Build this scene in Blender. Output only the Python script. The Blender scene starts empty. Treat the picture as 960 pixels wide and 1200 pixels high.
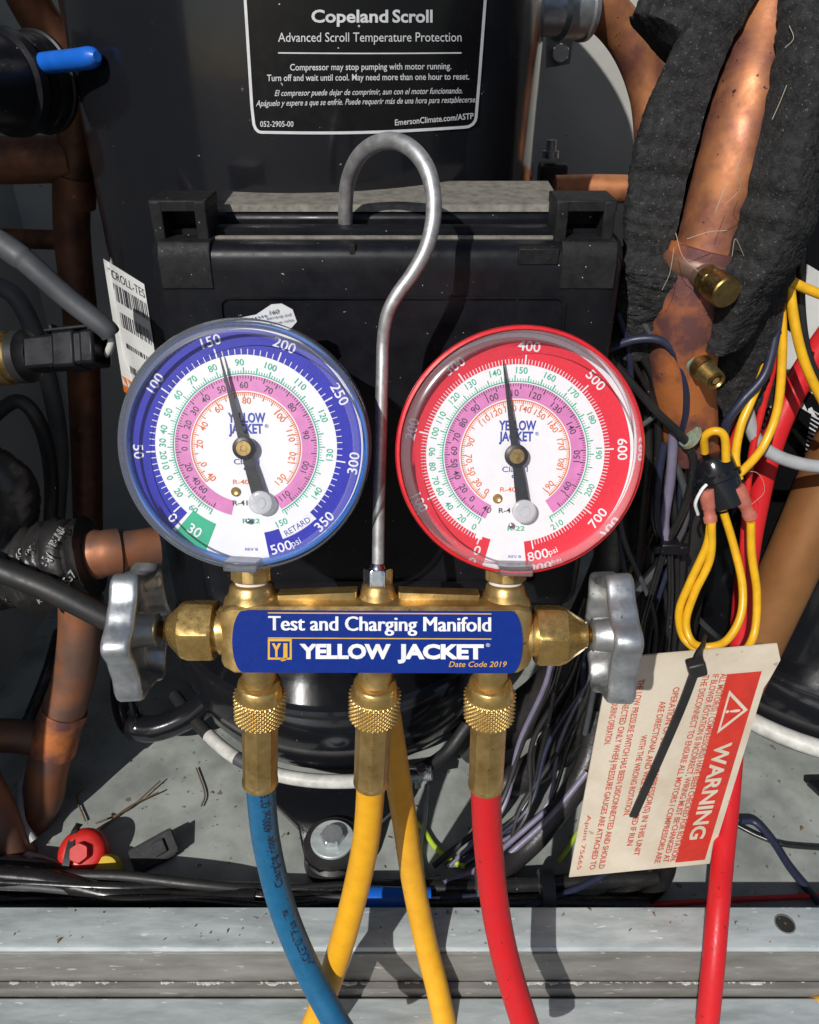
import bpy, bmesh, math, random
from mathutils import Vector as V3, Matrix, noise as mnoise
random.seed(7)
sc = bpy.context.scene
R = math.radians
MM = 0.001

# ---------------------------------------------------------------- camera, world, sun
PITCH, FPX, CAMH = R(32), 930.0, 420.0
cam_d = bpy.data.cameras.new('camera')
cam_d.sensor_fit = 'VERTICAL'; cam_d.sensor_height = 24.0; cam_d.lens = 24.0*FPX/1200
cam_d.clip_start = 0.01; cam_d.clip_end = 2000
cam = bpy.data.objects.new('camera', cam_d); sc.collection.objects.link(cam)
cam.location = (0, 0, CAMH*MM); cam.rotation_euler = (R(90)-PITCH, 0, 0)
sc.camera = cam

SUN = V3((.35, .70, -.62)).normalized()          # the way the light travels
w = bpy.data.worlds.new('World'); sc.world = w; w.use_nodes = True
nt = w.node_tree; bg = nt.nodes['Background']
sky = nt.nodes.new('ShaderNodeTexSky'); sky.sky_type = 'NISHITA'; sky.sun_disc = False
sky.sun_elevation = math.asin(-SUN.z); sky.sun_rotation = math.atan2(-SUN.x, -SUN.y) % (2*math.pi)
nt.links.new(sky.outputs[0], bg.inputs[0]); bg.inputs[1].default_value = 0.06
sun_d = bpy.data.lights.new('sun', 'SUN'); sun_d.energy = 3.9; sun_d.angle = R(.5); sun_d.color = (1, .975, .935)
sun = bpy.data.objects.new('sun', sun_d); sc.collection.objects.link(sun)
sun.rotation_euler = SUN.to_track_quat('-Z', 'Y').to_euler(); sun.location = (-1, -2, 3)
sc.view_settings.view_transform = 'Standard'; sc.view_settings.look = 'None'
sc.view_settings.exposure = 0.0; sc.view_settings.gamma = 1.0; sc.view_settings.use_curve_mapping = False
sc.cycles.max_bounces = 8; sc.cycles.transparent_max_bounces = 16
sc.cycles.use_denoising = True; sc.cycles.sample_clamp_indirect = 6

# ---------------------------------------------------------------- placing: a photo pixel's ray met at a real distance (mm)
EYE = V3((0, 0, CAMH)); FW = V3((0, math.cos(PITCH), -math.sin(PITCH))); UP = V3((0, math.sin(PITCH), math.cos(PITCH))); RT = V3((1, 0, 0))
def ray(px, py): return FW + RT*((px-480)/FPX) + UP*((600-py)/FPX)
def atY(px, py, Y): r = ray(px, py); return EYE + r*(Y/r.y)
def atZ(px, py, Z): r = ray(px, py); return EYE + r*((Z-CAMH)/r.z)
def atD(px, py, d): return EYE + ray(px, py)*d
def onplane(px, py, P, n): r = ray(px, py); return EYE + r*((P-EYE).dot(n)/r.dot(n))
def oncyl(px, py, cx, cy, rad):
    r = ray(px, py); a = r.x**2+r.y**2; b = -2*(r.x*cx+r.y*cy); c = cx*cx+cy*cy-rad*rad
    d = b*b-4*a*c
    t = (-b-math.sqrt(max(d, 0)))/(2*a); return EYE + r*t

# ---------------------------------------------------------------- materials
def mat(name, col, rough=.5, metal=0, col2=None, vs=.15, lo=.35, hi=.65, bump=0, bs=.5, spec=.5, coat=0, specks=0, speck_col=(.6, .58, .52), rvar=.1, ss=1.2, aniso=None, streak=None):
    m = bpy.data.materials.new(name); m.use_nodes = True; t = m.node_tree; N = t.nodes; L = t.links
    b = N['Principled BSDF']
    tc = N.new('ShaderNodeTexCoord'); mp = N.new('ShaderNodeMapping'); s = 1000
    mp.inputs['Scale'].default_value = (s, s, s) if not streak else tuple(s*k for k in streak)
    L.new(tc.outputs['Object'], mp.inputs[0])
    def noise(scale, det=6, rg=.6):
        n = N.new('ShaderNodeTexNoise'); n.inputs['Scale'].default_value = scale; n.inputs['Detail'].default_value = det; n.inputs['Roughness'].default_value = rg
        L.new(mp.outputs[0], n.inputs['Vector']); return n
    def rng(src, a, bb, c, d):
        r = N.new('ShaderNodeMapRange'); r.inputs[1].default_value = a; r.inputs[2].default_value = bb; r.inputs[3].default_value = c; r.inputs[4].default_value = d
        L.new(src, r.inputs[0]); return r.outputs[0]
    n1 = noise(vs)
    if col2 is None: col2 = tuple(c*.82 for c in col)
    mx = N.new('ShaderNodeMix'); mx.data_type = 'RGBA'
    mx.inputs[6].default_value = (*col2, 1); mx.inputs[7].default_value = (*col, 1)
    L.new(rng(n1.outputs[0], lo, hi, 0, 1), mx.inputs[0]); out = mx.outputs[2]
    if specks:
        n3 = noise(ss, 2, .5); m2 = N.new('ShaderNodeMix'); m2.data_type = 'RGBA'; m2.inputs[7].default_value = (*speck_col, 1)
        L.new(out, m2.inputs[6]); L.new(rng(n3.outputs[0], specks, specks+.03, 0, 1), m2.inputs[0]); out = m2.outputs[2]
    L.new(out, b.inputs['Base Color'])
    n2 = noise(vs*2.7)
    L.new(rng(n2.outputs[0], .3, .7, max(.02, rough-rvar), min(1, rough+rvar)), b.inputs['Roughness'])
    b.inputs['Metallic'].default_value = metal; b.inputs['Specular IOR Level'].default_value = spec
    b.inputs['Coat Weight'].default_value = coat; b.inputs['Coat Roughness'].default_value = .08
    if bump:
        nb = noise(bs, 8, .65); bp = N.new('ShaderNodeBump'); bp.inputs['Distance'].default_value = bump*MM; bp.inputs['Strength'].default_value = 1
        L.new(nb.outputs[0], bp.inputs['Height']); L.new(bp.outputs[0], b.inputs['Normal'])
    return m
def clear_mat(name, tint, gloss, rough, milk=0, edge=.25):
    m = bpy.data.materials.new(name); m.use_nodes = True; t = m.node_tree; N = t.nodes; L = t.links
    N.remove(N['Principled BSDF']); o = N['Material Output']
    tr = N.new('ShaderNodeBsdfTransparent'); tr.inputs[0].default_value = (*tint, 1)
    gl = N.new('ShaderNodeBsdfGlossy'); gl.inputs['Roughness'].default_value = rough
    lw = N.new('ShaderNodeFresnel'); lw.inputs[0].default_value = 1.5
    ml = N.new('ShaderNodeMath'); ml.operation = 'MULTIPLY'; ml.inputs[1].default_value = gloss; L.new(lw.outputs[0], ml.inputs[0])
    mx = N.new('ShaderNodeMixShader'); L.new(ml.outputs[0], mx.inputs[0]); L.new(tr.outputs[0], mx.inputs[1]); L.new(gl.outputs[0], mx.inputs[2])
    s = mx.outputs[0]
    if milk:
        df = N.new('ShaderNodeBsdfDiffuse'); df.inputs[0].default_value = (.85, .87, .9, 1)
        m2 = N.new('ShaderNodeMixShader'); m2.inputs[0].default_value = milk; L.new(s, m2.inputs[1]); L.new(df.outputs[0], m2.inputs[2]); s = m2.outputs[0]
    L.new(s, o.inputs[0]); return m

M = {}
M['brass'] = mat('brass', (.64, .45, .18), .38, .82, col2=(.42, .27, .09), vs=.09, bump=.05, bs=1.1, rvar=.14, specks=.72, speck_col=(.16, .09, .03), ss=.55)
M['brass_clean'] = mat('bright_brass', (.76, .52, .19), .3, .86, col2=(.62, .40, .13), vs=.2, rvar=.1, bump=.02, bs=1.4, specks=.745, speck_col=(.2, .12, .05), ss=.6)
M['brass_dull'] = mat('dull_brass', (.42, .29, .11), .42, 1, col2=(.28, .19, .07), vs=.3)
M['zinc'] = mat('zinc_plate', (.56, .58, .59), .38, .8, col2=(.38, .40, .41), vs=.12, bump=.035, bs=.8, rvar=.12, specks=.72, speck_col=(.16, .15, .13), ss=.5)
M['steel'] = mat('steel_rod', (.56, .56, .56), .46, .75, col2=(.38, .37, .36), vs=.25, bump=.01, bs=2)
M['chrome'] = mat('bright_zinc', (.78, .78, .78), .18, 1, vs=.4)
M['blue_plastic'] = mat('blue_case', (.006, .15, .56), .28, 0, vs=.1, coat=.3)
M['red_plastic'] = mat('red_case', (.72, .022, .03), .3, 0, vs=.1, coat=.3)
M['dial_white'] = mat('dial_white', (.80, .80, .82), .45, 0, col2=(.76, .76, .78))
M['dial_blue'] = mat('dial_blue', (.020, .022, .40), .45, 0, col2=(.016, .018, .34), spec=.25)
M['dial_red'] = mat('dial_red', (.72, .022, .045), .45, 0, col2=(.64, .018, .036), vs=1, spec=.25)
M['dial_pink'] = mat('dial_pink', (.70, .22, .50), .45)
M['dial_green'] = mat('dial_green', (.02, .44, .24), .45)
M['ink_white'] = mat('ink_white', (.82, .82, .84), .45)
M['ink_dark'] = mat('ink_dark', (.02, .02, .04), .5)
M['ink_orange'] = mat('ink_orange', (.78, .16, .02), .45)
M['ink_blue'] = mat('ink_blue', (.03, .05, .38), .45)
M['plate_blue'] = mat('plate_blue', (.002, .024, .215), .38, 0, col2=(.002, .021, .19), vs=.3, spec=.25)
M['gold'] = mat('gold_print', (.75, .42, .05), .4)
M['plate_white'] = mat('plate_white', (.86, .86, .86), .4)
M['needle'] = mat('needle_black', (.012, .012, .014), .4)
M['clear'] = clear_mat('clear_plastic', (.985, .985, .99), .7, .06, milk=.014)  # the trace of white diffuse stands in for glare on the lens
M['clear_rim'] = clear_mat('clear_rim', (.95, .96, .98), 1.0, .16, milk=.09)  # slightly milky plastic, with white diffuse standing in for rim glare
M['clear_disc'] = clear_mat('frosted_disc', (.75, .75, .75), .8, .2, milk=.45)
M['black_paint'] = mat('gloss_black_paint', (.008, .009, .012), .16, 0, col2=(.010, .010, .012), vs=.03, bump=.12, bs=.05, coat=.4, specks=.765, speck_col=(.22, .21, .20), ss=.45, rvar=.07, spec=.4)
M['black_plastic'] = mat('black_plastic', (.0085, .009, .012), .38, 0, col2=(.006, .0062, .008), vs=.05, bump=.03, bs=1.5, specks=.752, speck_col=(.42, .41, .38), ss=.75, rvar=.12, spec=.28)
M['dusty'] = mat('dusty_plastic', (.20, .185, .155), .9, 0, col2=(.10, .092, .08), vs=.25, bump=.15, bs=1.2, lo=.3, hi=.6)
M['worn_plastic'] = mat('worn_plastic', (.018, .018, .019), .55, 0, col2=(.009, .009, .01), vs=.3, bump=.08, bs=2, specks=.74, ss=.9, spec=.18)
M['black_rubber'] = mat('black_rubber', (.014, .014, .015), .5, 0, col2=(.022, .021, .02), vs=.08, bump=.05, bs=.8)
M['black_cable'] = mat('black_cable', (.012, .012, .013), .27, 0, col2=(.02, .019, .018), vs=.06, bump=.05, bs=.4, specks=.74, ss=.5, speck_col=(.25, .23, .2))
M['matte_black'] = mat('matte_black', (.02, .02, .021), .7, 0, vs=.1, bump=.1, bs=.8, specks=.72, ss=.8, speck_col=(.18, .17, .15))
M['dark_grey'] = mat('dark_grey_sleeve', (.075, .078, .085), .55, 0, col2=(.05, .052, .058), vs=.08, bump=.06, bs=.4)
M['foam'] = mat('foam', (.040, .040, .041), .9, 0, col2=(.020, .020, .020), vs=.35, lo=.4, hi=.6, bump=1.1, bs=1.1, spec=.25, specks=.665, speck_col=(.12, .115, .105), ss=1.0)
M['copper'] = mat('copper', (.50, .205, .085), .52, .55, col2=(.21, .080, .060), vs=.045, lo=.36, hi=.6, bump=.06, bs=.5, rvar=.16, specks=.70, speck_col=(.06, .03, .02), ss=.35)
M['copper_old'] = mat('old_copper', (.20, .075, .035), .5, .5, col2=(.055, .028, .02), vs=.05, bump=.1, bs=.4, rvar=.15, specks=.72, speck_col=(.30, .16, .09), ss=.2)
M['copper_tarnish'] = mat('tarnished_copper', (.30, .12, .06), .55, .55, col2=(.17, .10, .075), vs=.03, lo=.42, hi=.58, bump=.08, bs=.5, rvar=.12)
M['copper_heat'] = mat('heat_stained_copper', (.52, .17, .05), .62, .35, col2=(.15, .06, .055), vs=.028, lo=.42, hi=.56, bump=.2, bs=.6, rvar=.15, specks=.70, speck_col=(.10, .05, .04), ss=.3)
M['brown_pipe'] = mat('brown_pipe', (.30, .135, .045), .5, .35, col2=(.23, .10, .035), vs=.03, bump=.05, bs=.5, specks=.745, speck_col=(.10, .05, .02), ss=.2)
M['verdigris'] = mat('verdigris', (.16, .30, .25), .8, 0, col2=(.22, .15, .07), vs=.6, bump=.2, bs=1)
M['pan'] = mat('painted_pan', (.35, .37, .345), .55, 0, col2=(.20, .213, .198), vs=.022, lo=.38, hi=.6, bump=.06, bs=.6, specks=.68, speck_col=(.14, .13, .11), ss=.16)
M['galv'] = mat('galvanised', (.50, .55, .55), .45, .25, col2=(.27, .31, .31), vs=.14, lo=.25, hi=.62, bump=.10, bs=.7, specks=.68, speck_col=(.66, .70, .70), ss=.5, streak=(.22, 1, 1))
M['galv_dark'] = mat('dark_galvanised', (.26, .25, .23), .55, .3, col2=(.15, .14, .125), vs=.14, lo=.3, hi=.7, bump=.12, bs=.6, streak=(.2, 1, 1), specks=.68, speck_col=(.38, .36, .32), ss=.5)  # darker, browner tone than galv
M['weld'] = mat('chalky_sealant', (.60, .59, .55), .8, 0, col2=(.3, .29, .27), vs=.3, bump=.3, bs=.7)
M['back'] = mat('back_panel_paint', (.48, .47, .44), .5, .1, col2=(.38, .37, .34), vs=.015, specks=.72, speck_col=(.2, .18, .16), ss=.12)
M['roof'] = mat('roof_membrane', (.11, .105, .10), .9, 0, vs=.002)
M['hose_blue'] = mat('hose_blue', (.012, .125, .26), .42, 0, col2=(.010, .10, .21), vs=.15, bump=.04, bs=.6, rvar=.14, specks=.70, speck_col=(.03, .05, .07), ss=.3)
M['hose_yellow'] = mat('hose_yellow', (.80, .40, .012), .45, 0, col2=(.72, .34, .01), vs=.15, bump=.04, bs=.6, specks=.75, speck_col=(.35, .16, .01), ss=.25)
M['hose_red'] = mat('hose_red', (.60, .014, .018), .42, 0, spec=.3, col2=(.54, .018, .024), vs=.15, bump=.04, bs=.6, rvar=.14, specks=.70, speck_col=(.25, .02, .02), ss=.3)
M['wire_yellow'] = mat('wire_yellow', (.82, .44, .015), .35, 0, vs=.2)
M['wire_red'] = mat('wire_red', (.62, .02, .02), .35)
M['wire_navy'] = mat('wire_navy', (.022, .026, .055), .42)
M['wire_purple'] = mat('wire_purple', (.20, .18, .26), .42)
M['wire_grey'] = mat('wire_grey', (.38, .39, .40), .4)
M['wire_white'] = mat('wire_white', (.62, .61, .57), .5, 0, col2=(.4, .39, .36), vs=.1)
M['wire_green'] = mat('wire_green', (.42, .60, .04), .4)
M['bright_blue'] = mat('bright_blue', (.01, .13, .60), .35)
M['terminal'] = mat('terminal_sleeve', (.50, .16, .11), .45, 0, col2=(.38, .11, .08), vs=.3)
M['paper'] = mat('paper_tag', (.66, .58, .46), .75, 0, col2=(.56, .47, .355), vs=.03, lo=.36, hi=.6, bump=.3, bs=.1, specks=.72, speck_col=(.40, .32, .22), ss=.16)
M['tag_red'] = mat('tag_red', (.62, .035, .02), .65)
M['tag_red_pale'] = mat('tag_red_pale', (.58, .085, .05), .65)
M['sticker'] = mat('sticker', (.72, .72, .70), .5, 0, col2=(.62, .62, .60), vs=.05)
M['sticker_orange'] = mat('sticker_orange', (.75, .20, .02), .5)
M['label_black'] = mat('label_black', (.007, .007, .008), .22, 0, vs=.1, spec=.4, specks=.76, ss=.5)
M['label_grey'] = mat('label_print', (.66, .67, .68), .45)
M['cap_red'] = mat('cap_red', (.62, .02, .015), .45, 0, col2=(.5, .015, .012), vs=.15)
M['cap_yellow'] = mat('cap_yellow', (.65, .45, .02), .5)
M['tape_black'] = mat('tape_black', (.022, .021, .021), .38, 0, col2=(.03, .027, .026), vs=.1, bump=.5, bs=.14)
M['tape_print'] = mat('tape_print', (.42, .42, .42), .5, 0, col2=(.25, .25, .25), vs=.4)
M['thread'] = mat('thread', (.48, .42, .32), .8)
M['twig'] = mat('twig', (.16, .10, .05), .8)
M['ptfe'] = mat('ptfe', (.75, .75, .74), .6)

# ---------------------------------------------------------------- mesh builder (mm)
class MB:
    def __init__(s): s.v = []; s.f = []
    def add(s, vs, fs):
        o = len(s.v); s.v += [V3(v) for v in vs]; s.f += [tuple(i+o for i in f) for f in fs]; return s
    def grid(s, rows, close=False, cap0=False, cap1=False):
        n = len(rows[0]); o = len(s.v)
        for r in rows: s.v += [V3(p) for p in r]
        for i in range(len(rows)-1):
            for j in range(n if close else n-1):
                k = (j+1) % n; s.f.append((o+i*n+j, o+i*n+k, o+(i+1)*n+k, o+(i+1)*n+j))
        if cap0: s.f.append(tuple(o+j for j in range(n-1, -1, -1)))
        if cap1: s.f.append(tuple(o+(len(rows)-1)*n+j for j in range(n)))
        return s
    def box(s, c, size, ax=None):
        ex, ey, ez = ax or (V3((1, 0, 0)), V3((0, 1, 0)), V3((0, 0, 1))); c = V3(c)
        p = [c+ex*(size[0]/2*i)+ey*(size[1]/2*j)+ez*(size[2]/2*k) for i in (-1, 1) for j in (-1, 1) for k in (-1, 1)]
        return s.add(p, [(0, 1, 3, 2), (4, 6, 7, 5), (0, 4, 5, 1), (2, 3, 7, 6), (0, 2, 6, 4), (1, 5, 7, 3)])
    def span(s, a, b): # axis-aligned box between two corners
        a, b = V3(a), V3(b); return s.box((a+b)/2, (abs(b.x-a.x), abs(b.y-a.y), abs(b.z-a.z)))
    def radial(s, A, B, S, rf, n=40, ref=None, caps=(True, True)):
        """surface of revolution-like body: S = axial distances from A towards B, rf(i, theta) = radius"""
        A, B = V3(A), V3(B); ez = (B-A).normalized(); ref = V3(ref) if ref else (V3((0, 0, 1)) if abs(ez.z) < .9 else V3((1, 0, 0)))
        ex = (ref-ez*ref.dot(ez)).normalized(); ey = ez.cross(ex)
        rows = []
        for i, t in enumerate(S):
            row = []
            for j in range(n):
                th = 2*math.pi*j/n; r = rf(i, th); row.append(A+ez*t+ex*(r*math.cos(th))+ey*(r*math.sin(th)))
            rows.append(row)
        return s.grid(rows, True, caps[0], caps[1])
    def lathe(s, A, B, prof, n=40, ref=None, caps=(True, True)):
        return s.radial(A, B, [p[0] for p in prof], lambda i, th: prof[i][1], n, ref, caps)
    def hexn(s, A, B, prof, n=72, sides=6, rot=0, ref=None):
        """prof: (axial, apothem or None, cone radius): the smaller of hexagon and cone"""
        def rf(i, th):
            _, ap, rc = prof[i]
            if ap is None: return rc
            a = (th+rot) % (2*math.pi/sides) - math.pi/sides
            return min(ap/math.cos(a), rc)
        return s.radial(A, B, [p[0] for p in prof], rf, n, ref)
    def tube(s, pts, r, n=14, caps=True, wob=0):
        pts = [V3(p) for p in pts]; N = len(pts)
        rs = r if isinstance(r, (list, tuple)) else [r]*N
        t0 = (pts[1]-pts[0]).normalized(); ref = V3((0, -1, .3)); e = (ref-t0*ref.dot(t0))
        if e.length < .05: ref = V3((1, 0, 0)); e = (ref-t0*ref.dot(t0))
        e.normalize(); rows = []
        for i in range(N):
            t = (pts[min(i+1, N-1)]-pts[max(i-1, 0)]).normalized(); e = (e-t*e.dot(t)).normalized(); f = t.cross(e)
            rows.append([pts[i]+(e*math.cos(2*math.pi*j/n)+f*math.sin(2*math.pi*j/n))*(rs[i]*(1+(random.uniform(-wob, wob) if wob else 0))) for j in range(n)])
        return s.grid(rows, True, caps, caps)
    def prism(s, outline, ax, h0, h1, inset=0):
        """outline (u,v) list in frame ax=(O,eu,ev,en), from h0 to h1; optional bevelled front"""
        O, eu, ev, en = ax; cu = sum(p[0] for p in outline)/len(outline); cv = sum(p[1] for p in outline)/len(outline)
        def ring(h, k=0):
            r = []
            for u, v in outline:
                d = math.hypot(u-cu, v-cv); q = (d-k)/d if d else 1
                r.append(O+eu*(cu+(u-cu)*q)+ev*(cv+(v-cv)*q)+en*h)
            return r
        rows = [ring(h0), ring(h1-inset), ring(h1, inset)] if inset else [ring(h0), ring(h1)]
        return s.grid(rows, True, True, True)

ORG = {}
def root_of(o):
    while o.parent: o = o.parent
    return o
def make(name, mb, m, parent=None, org=None, sharp=38, bevel=0):
    o0 = V3(org) if org is not None else (ORG[root_of(parent).name] if parent else V3((0, 0, 0)))
    me = bpy.data.meshes.new(name); me.from_pydata([((v-o0)*MM)[:] for v in mb.v], [], mb.f); me.update()
    bm = bmesh.new(); bm.from_mesh(me); bmesh.ops.recalc_face_normals(bm, faces=bm.faces); bm.to_mesh(me); bm.free()
    me.polygons.foreach_set('use_smooth', [True]*len(me.polygons)); me.set_sharp_from_angle(angle=R(sharp))
    me.materials.append(M[m] if isinstance(m, str) else m)
    ob = bpy.data.objects.new(name, me); sc.collection.objects.link(ob)
    if parent: ob.parent = parent
    else: ob.location = o0*MM; ORG[ob.name] = o0
    if bevel:
        b = ob.modifiers.new('bevel', 'BEVEL'); b.width = bevel*MM; b.segments = 2; b.limit_method = 'ANGLE'; b.angle_limit = R(40); b.harden_normals = False
    return ob
def tag(o, label=None, cat=None, group=None, kind=None):
    if label: o['label'] = label
    if cat: o['category'] = cat
    if group: o['group'] = group
    if kind: o['kind'] = kind
    return o
def thing(name, loc, label, cat, group=None):
    o = bpy.data.objects.new(name, None); o.empty_display_size = .01; sc.collection.objects.link(o); o.location = V3(loc)*MM
    ORG[o.name] = V3(loc); return tag(o, label, cat, group)

def spline(P, k=8):
    P = [V3(p) for p in P]
    if len(P) < 3: return [P[0].lerp(P[-1], i/k) for i in range(k+1)]
    Q = [P[0]*2-P[1]]+P+[P[-1]*2-P[-2]]; out = []
    for i in range(1, len(Q)-2):
        a, b, c, d = Q[i-1:i+3]
        for j in range(k):
            t = j/k; out.append(.5*((2*b)+(c-a)*t+(2*a-5*b+4*c-d)*t*t+(3*b-a-3*c+d)*t**3))
    out.append(P[-1]); return out
def pxpath(pts, k=8): return spline([atY(*p) for p in pts], k)
def wire(name, pts, r, m, label, cat, group=None, k=8, n=10, path=None):
    p = path or pxpath(pts, k); mb = MB().tube(p, r, n)
    o = make(name, mb, m, org=p[0]); return tag(o, label, cat, group)

# ---------------------------------------------------------------- lettering: outlines laid on a surface
_tc = {}
def glyphs(s, bold=0, shear=0):
    key = (s, bold, shear)
    if key not in _tc:
        c = bpy.data.curves.new('txt', 'FONT'); c.body = s; c.offset = bold; c.shear = shear; c.resolution_u = 3
        o = bpy.data.objects.new('txt', c); me = bpy.data.meshes.new_from_object(o)
        _tc[key] = ([v.co.to_2d() for v in me.vertices], [tuple(p.vertices) for p in me.polygons])
        bpy.data.objects.remove(o); bpy.data.curves.remove(c); bpy.data.meshes.remove(me)
    return _tc[key]
CAP = .70
def text_px(mb, s, x0, x1, yb, cap, fn, bold=0, shear=0, slope=0):
    """text between pixel columns x0..x1 on baseline yb, laid on the surface fn(px,py)"""
    vs, fs = glyphs(s, bold, shear)
    if not vs: return
    a = min(v.x for v in vs); b = max(v.x for v in vs); k = (x1-x0)/(b-a)
    mb.add([fn(x0+(v.x-a)*k, yb+slope*(v.x-a)*k-v.y/CAP*cap) for v in vs], fs)
def text_at(mb, s, cu, cv, cap, fn, rot=0, bold=0, width=None, shear=0, xs=1.0):
    """text centred at (cu,cv) in local mm, rotated clockwise by rot"""
    vs, fs = glyphs(s, bold, shear)
    if not vs: return
    a = min(v.x for v in vs); b = max(v.x for v in vs); k = cap/CAP; kx = width/(b-a) if width else k*xs
    c, q = math.cos(rot), math.sin(rot); out = []
    for v in vs:
        x = (v.x-(a+b)/2)*kx; y = v.y*k-cap/2; out.append(fn(cu+x*c+y*q, cv-x*q+y*c))
    mb.add(out, fs)

# ================================================================ SETTING
pan = MB().add([(-700, 214, 0), (700, 214, 0), (700, 700, 0), (-700, 700, 0)], [(0, 1, 2, 3)])
tag(make('base_pan', pan, 'pan'), kind='structure')
g = MB().add([(-60000, -60000, -160), (60000, -60000, -160), (60000, 60000, -160), (-60000, 60000, -160)], [(0, 1, 2, 3)])
tag(make('ground', g, 'roof'), kind='structure')
bp = thing('back_panel', (0, 640, 0), 'pale grey sheet metal panel standing behind the black compressor', 'panel')
make('sheet', MB().span((-700, 640, 0.5), (700, 644, 760)), 'back', bp)

sp0 = thing('shade_panel', (-300, 140, 0), 'added grey sheet metal panel at the left that shades the rusty pipes', 'panel')  # mostly unseen wall, added to throw shade over the left side
make('sheet', MB().span((-303, 140, 0.5), (-300, 640, 800)), 'back', sp0)
# frame rail along the front
rail = thing('frame_rail', (0, 238, 0), 'galvanised steel rail running along the front edge of the base pan', 'rail')
def extr(prof, x0, x1): return MB().grid([[V3((x, y, z)) for y, z in prof] for x in (x0, x1)], True, True, True)
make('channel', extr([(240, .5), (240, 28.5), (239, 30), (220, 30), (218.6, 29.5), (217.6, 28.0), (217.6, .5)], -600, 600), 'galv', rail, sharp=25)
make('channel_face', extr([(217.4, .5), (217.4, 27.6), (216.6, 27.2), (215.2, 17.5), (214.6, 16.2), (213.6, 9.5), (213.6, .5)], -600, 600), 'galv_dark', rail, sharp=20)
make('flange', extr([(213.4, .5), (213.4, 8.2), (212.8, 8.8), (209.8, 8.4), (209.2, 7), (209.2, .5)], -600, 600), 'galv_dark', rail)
mb = MB(); rows = []
for i in range(-420, 421):
    x = i*.55; k = mnoise.noise(V3((x*.055, 3.1, 0)))*.9+mnoise.noise(V3((x*.3, 7.7, 0)))*.6+mnoise.noise(V3((x*.9, 1.7, 0)))*.35+.16
    wd = max(0, min(2.0, k*2.6)); hgt = 8.4+min(1.1, wd*.9)
    if wd <= .05:
        if len(rows) > 2: mb.grid(rows)
        rows = []
    else: rows.append([V3((x, 213.1-wd*.15, 7.8)), V3((x, 213.0-wd*.3, hgt)), V3((x, 212.9-wd*.8, hgt-.05)), V3((x, 212.7-wd, 7.8))])
if len(rows) > 2: mb.grid(rows)
make('sealant', mb, 'weld', rail)['kind'] = 'stuff'
make('front_sheet', extr([(208.6, -120), (208.6, 2), (207, 4), (120, 4.0), (120, -120)], -600, 600), 'galv', rail)
hp = atZ(920, 1083, 30.15)
hole = MB().lathe(hp-V3((0, 0, .1)), hp+V3((0, 0, 1)), [(0, 4.6), (.12, 4.6)], 24); make('hole', hole, 'matte_black', rail)
rim = MB().lathe(hp-V3((0, 0, .1)), hp+V3((0, 0, 1)), [(0, 5.1), (.45, 5.1), (.45, 4.5), (0, 4.5)], 24, caps=(False, False)); make('hole_rim', rim, 'galv_dark', rail)

# ================================================================ COMPRESSOR
def compressor(cx, cy, rad, label, zt=520):
    T = thing('compressor', (cx, cy, 0), label, 'compressor')
    A, B = (cx, cy, 0), (cx, cy, 1)
    make('shell', MB().lathe(A, B, [(84, rad-1.5), (86, rad), (zt, rad), (zt+25, rad-8), (zt+50, rad-35), (zt+60, 0.1)], 128), 'black_paint', T)
    make('lower_shell', MB().lathe(A, B, [(12, 30), (13, rad-34), (18, rad-17), (28, rad-6), (42, rad+1), (60, rad+4.5), (82, rad+4.5), (84, rad+3.5)], 128), 'black_paint', T)
    make('weld_seam', MB().lathe(A, B, [(83.5, rad+3.6), (85, rad+4.6), (87, rad+3.4), (88.5, rad-.5)], 128, caps=(False, False)), 'black_paint', T)
    for a in (-88.5, 31.5, 151.5):
        c, q = math.cos(R(a)), math.sin(R(a)); fr = (V3((cx, cy, 0)), V3((c, q, 0)), V3((-q, c, 0)), V3((0, 0, 1)))
        ft = MB().prism([(rad-8, -46), (rad+6, -40), (rad+24, -23), (rad+36, -20), (rad+46, -17), (rad+52, -9), (rad+52, 9), (rad+46, 17), (rad+36, 20), (rad+24, 23), (rad+6, 40), (rad-8, 46)], fr, 10.5, 15.5)
        make('foot', ft, 'black_paint', T, bevel=1)
    return T
CX, CY, CR = -46, 430, 107
comp = compressor(CX, CY, CR, 'gloss black compressor shell with a white bordered label above the gauges')
cfn = lambda h: (lambda px, py: oncyl(px, py, CX, CY, CR+h))
# printed label
def cylgrid(px0, px1, f_top, f_bot, h, nx=24, ny=6):
    rows = []
    for j in range(ny+1):
        row = []
        for i in range(nx+1):
            u = i/nx; xt, yt = f_top(u); xb, yb = f_bot(u); q = j/ny
            row.append(oncyl(xt+(xb-xt)*q, yt+(yb-yt)*q, CX, CY, CR+h))
        rows.append(row)
    return MB().grid(rows)
lt = lambda u: (284+288*u, -30); lb = lambda u: (294+267*u, 153-1.5+6*math.sin(math.pi*u)*.7-5*u)
lab = make('warning_label', cylgrid(0, 0, lt, lb, .25), 'label_black', comp); lab['label'] = 'black warning label with rounded white border'
f = cfn(.45); t = MB()
text_px(t, 'Copeland', 365, 455, 26, 14.5, f, .025); text_px(t, 'Scroll', 460, 507, 26, 14.5, f, .025)
text_px(t, 'Advanced Scroll Temperature Protection', 326, 541, 49, 11, f, .0, slope=-.002)
text_px(t, 'Compressor may stop pumping with motor running.', 340, 529, 82.5, 7.6, f, .01, slope=-.008)
text_px(t, 'Turn off and wait until cool. May need more than one hour to reset.', 313, 550, 95, 7.6, f, .01, slope=-.008)
text_px(t, 'El compresor puede dejar de comprimir, aun con el motor funcionando.', 322, 542, 112.5, 7, f, .004, .3, slope=-.014)
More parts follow.
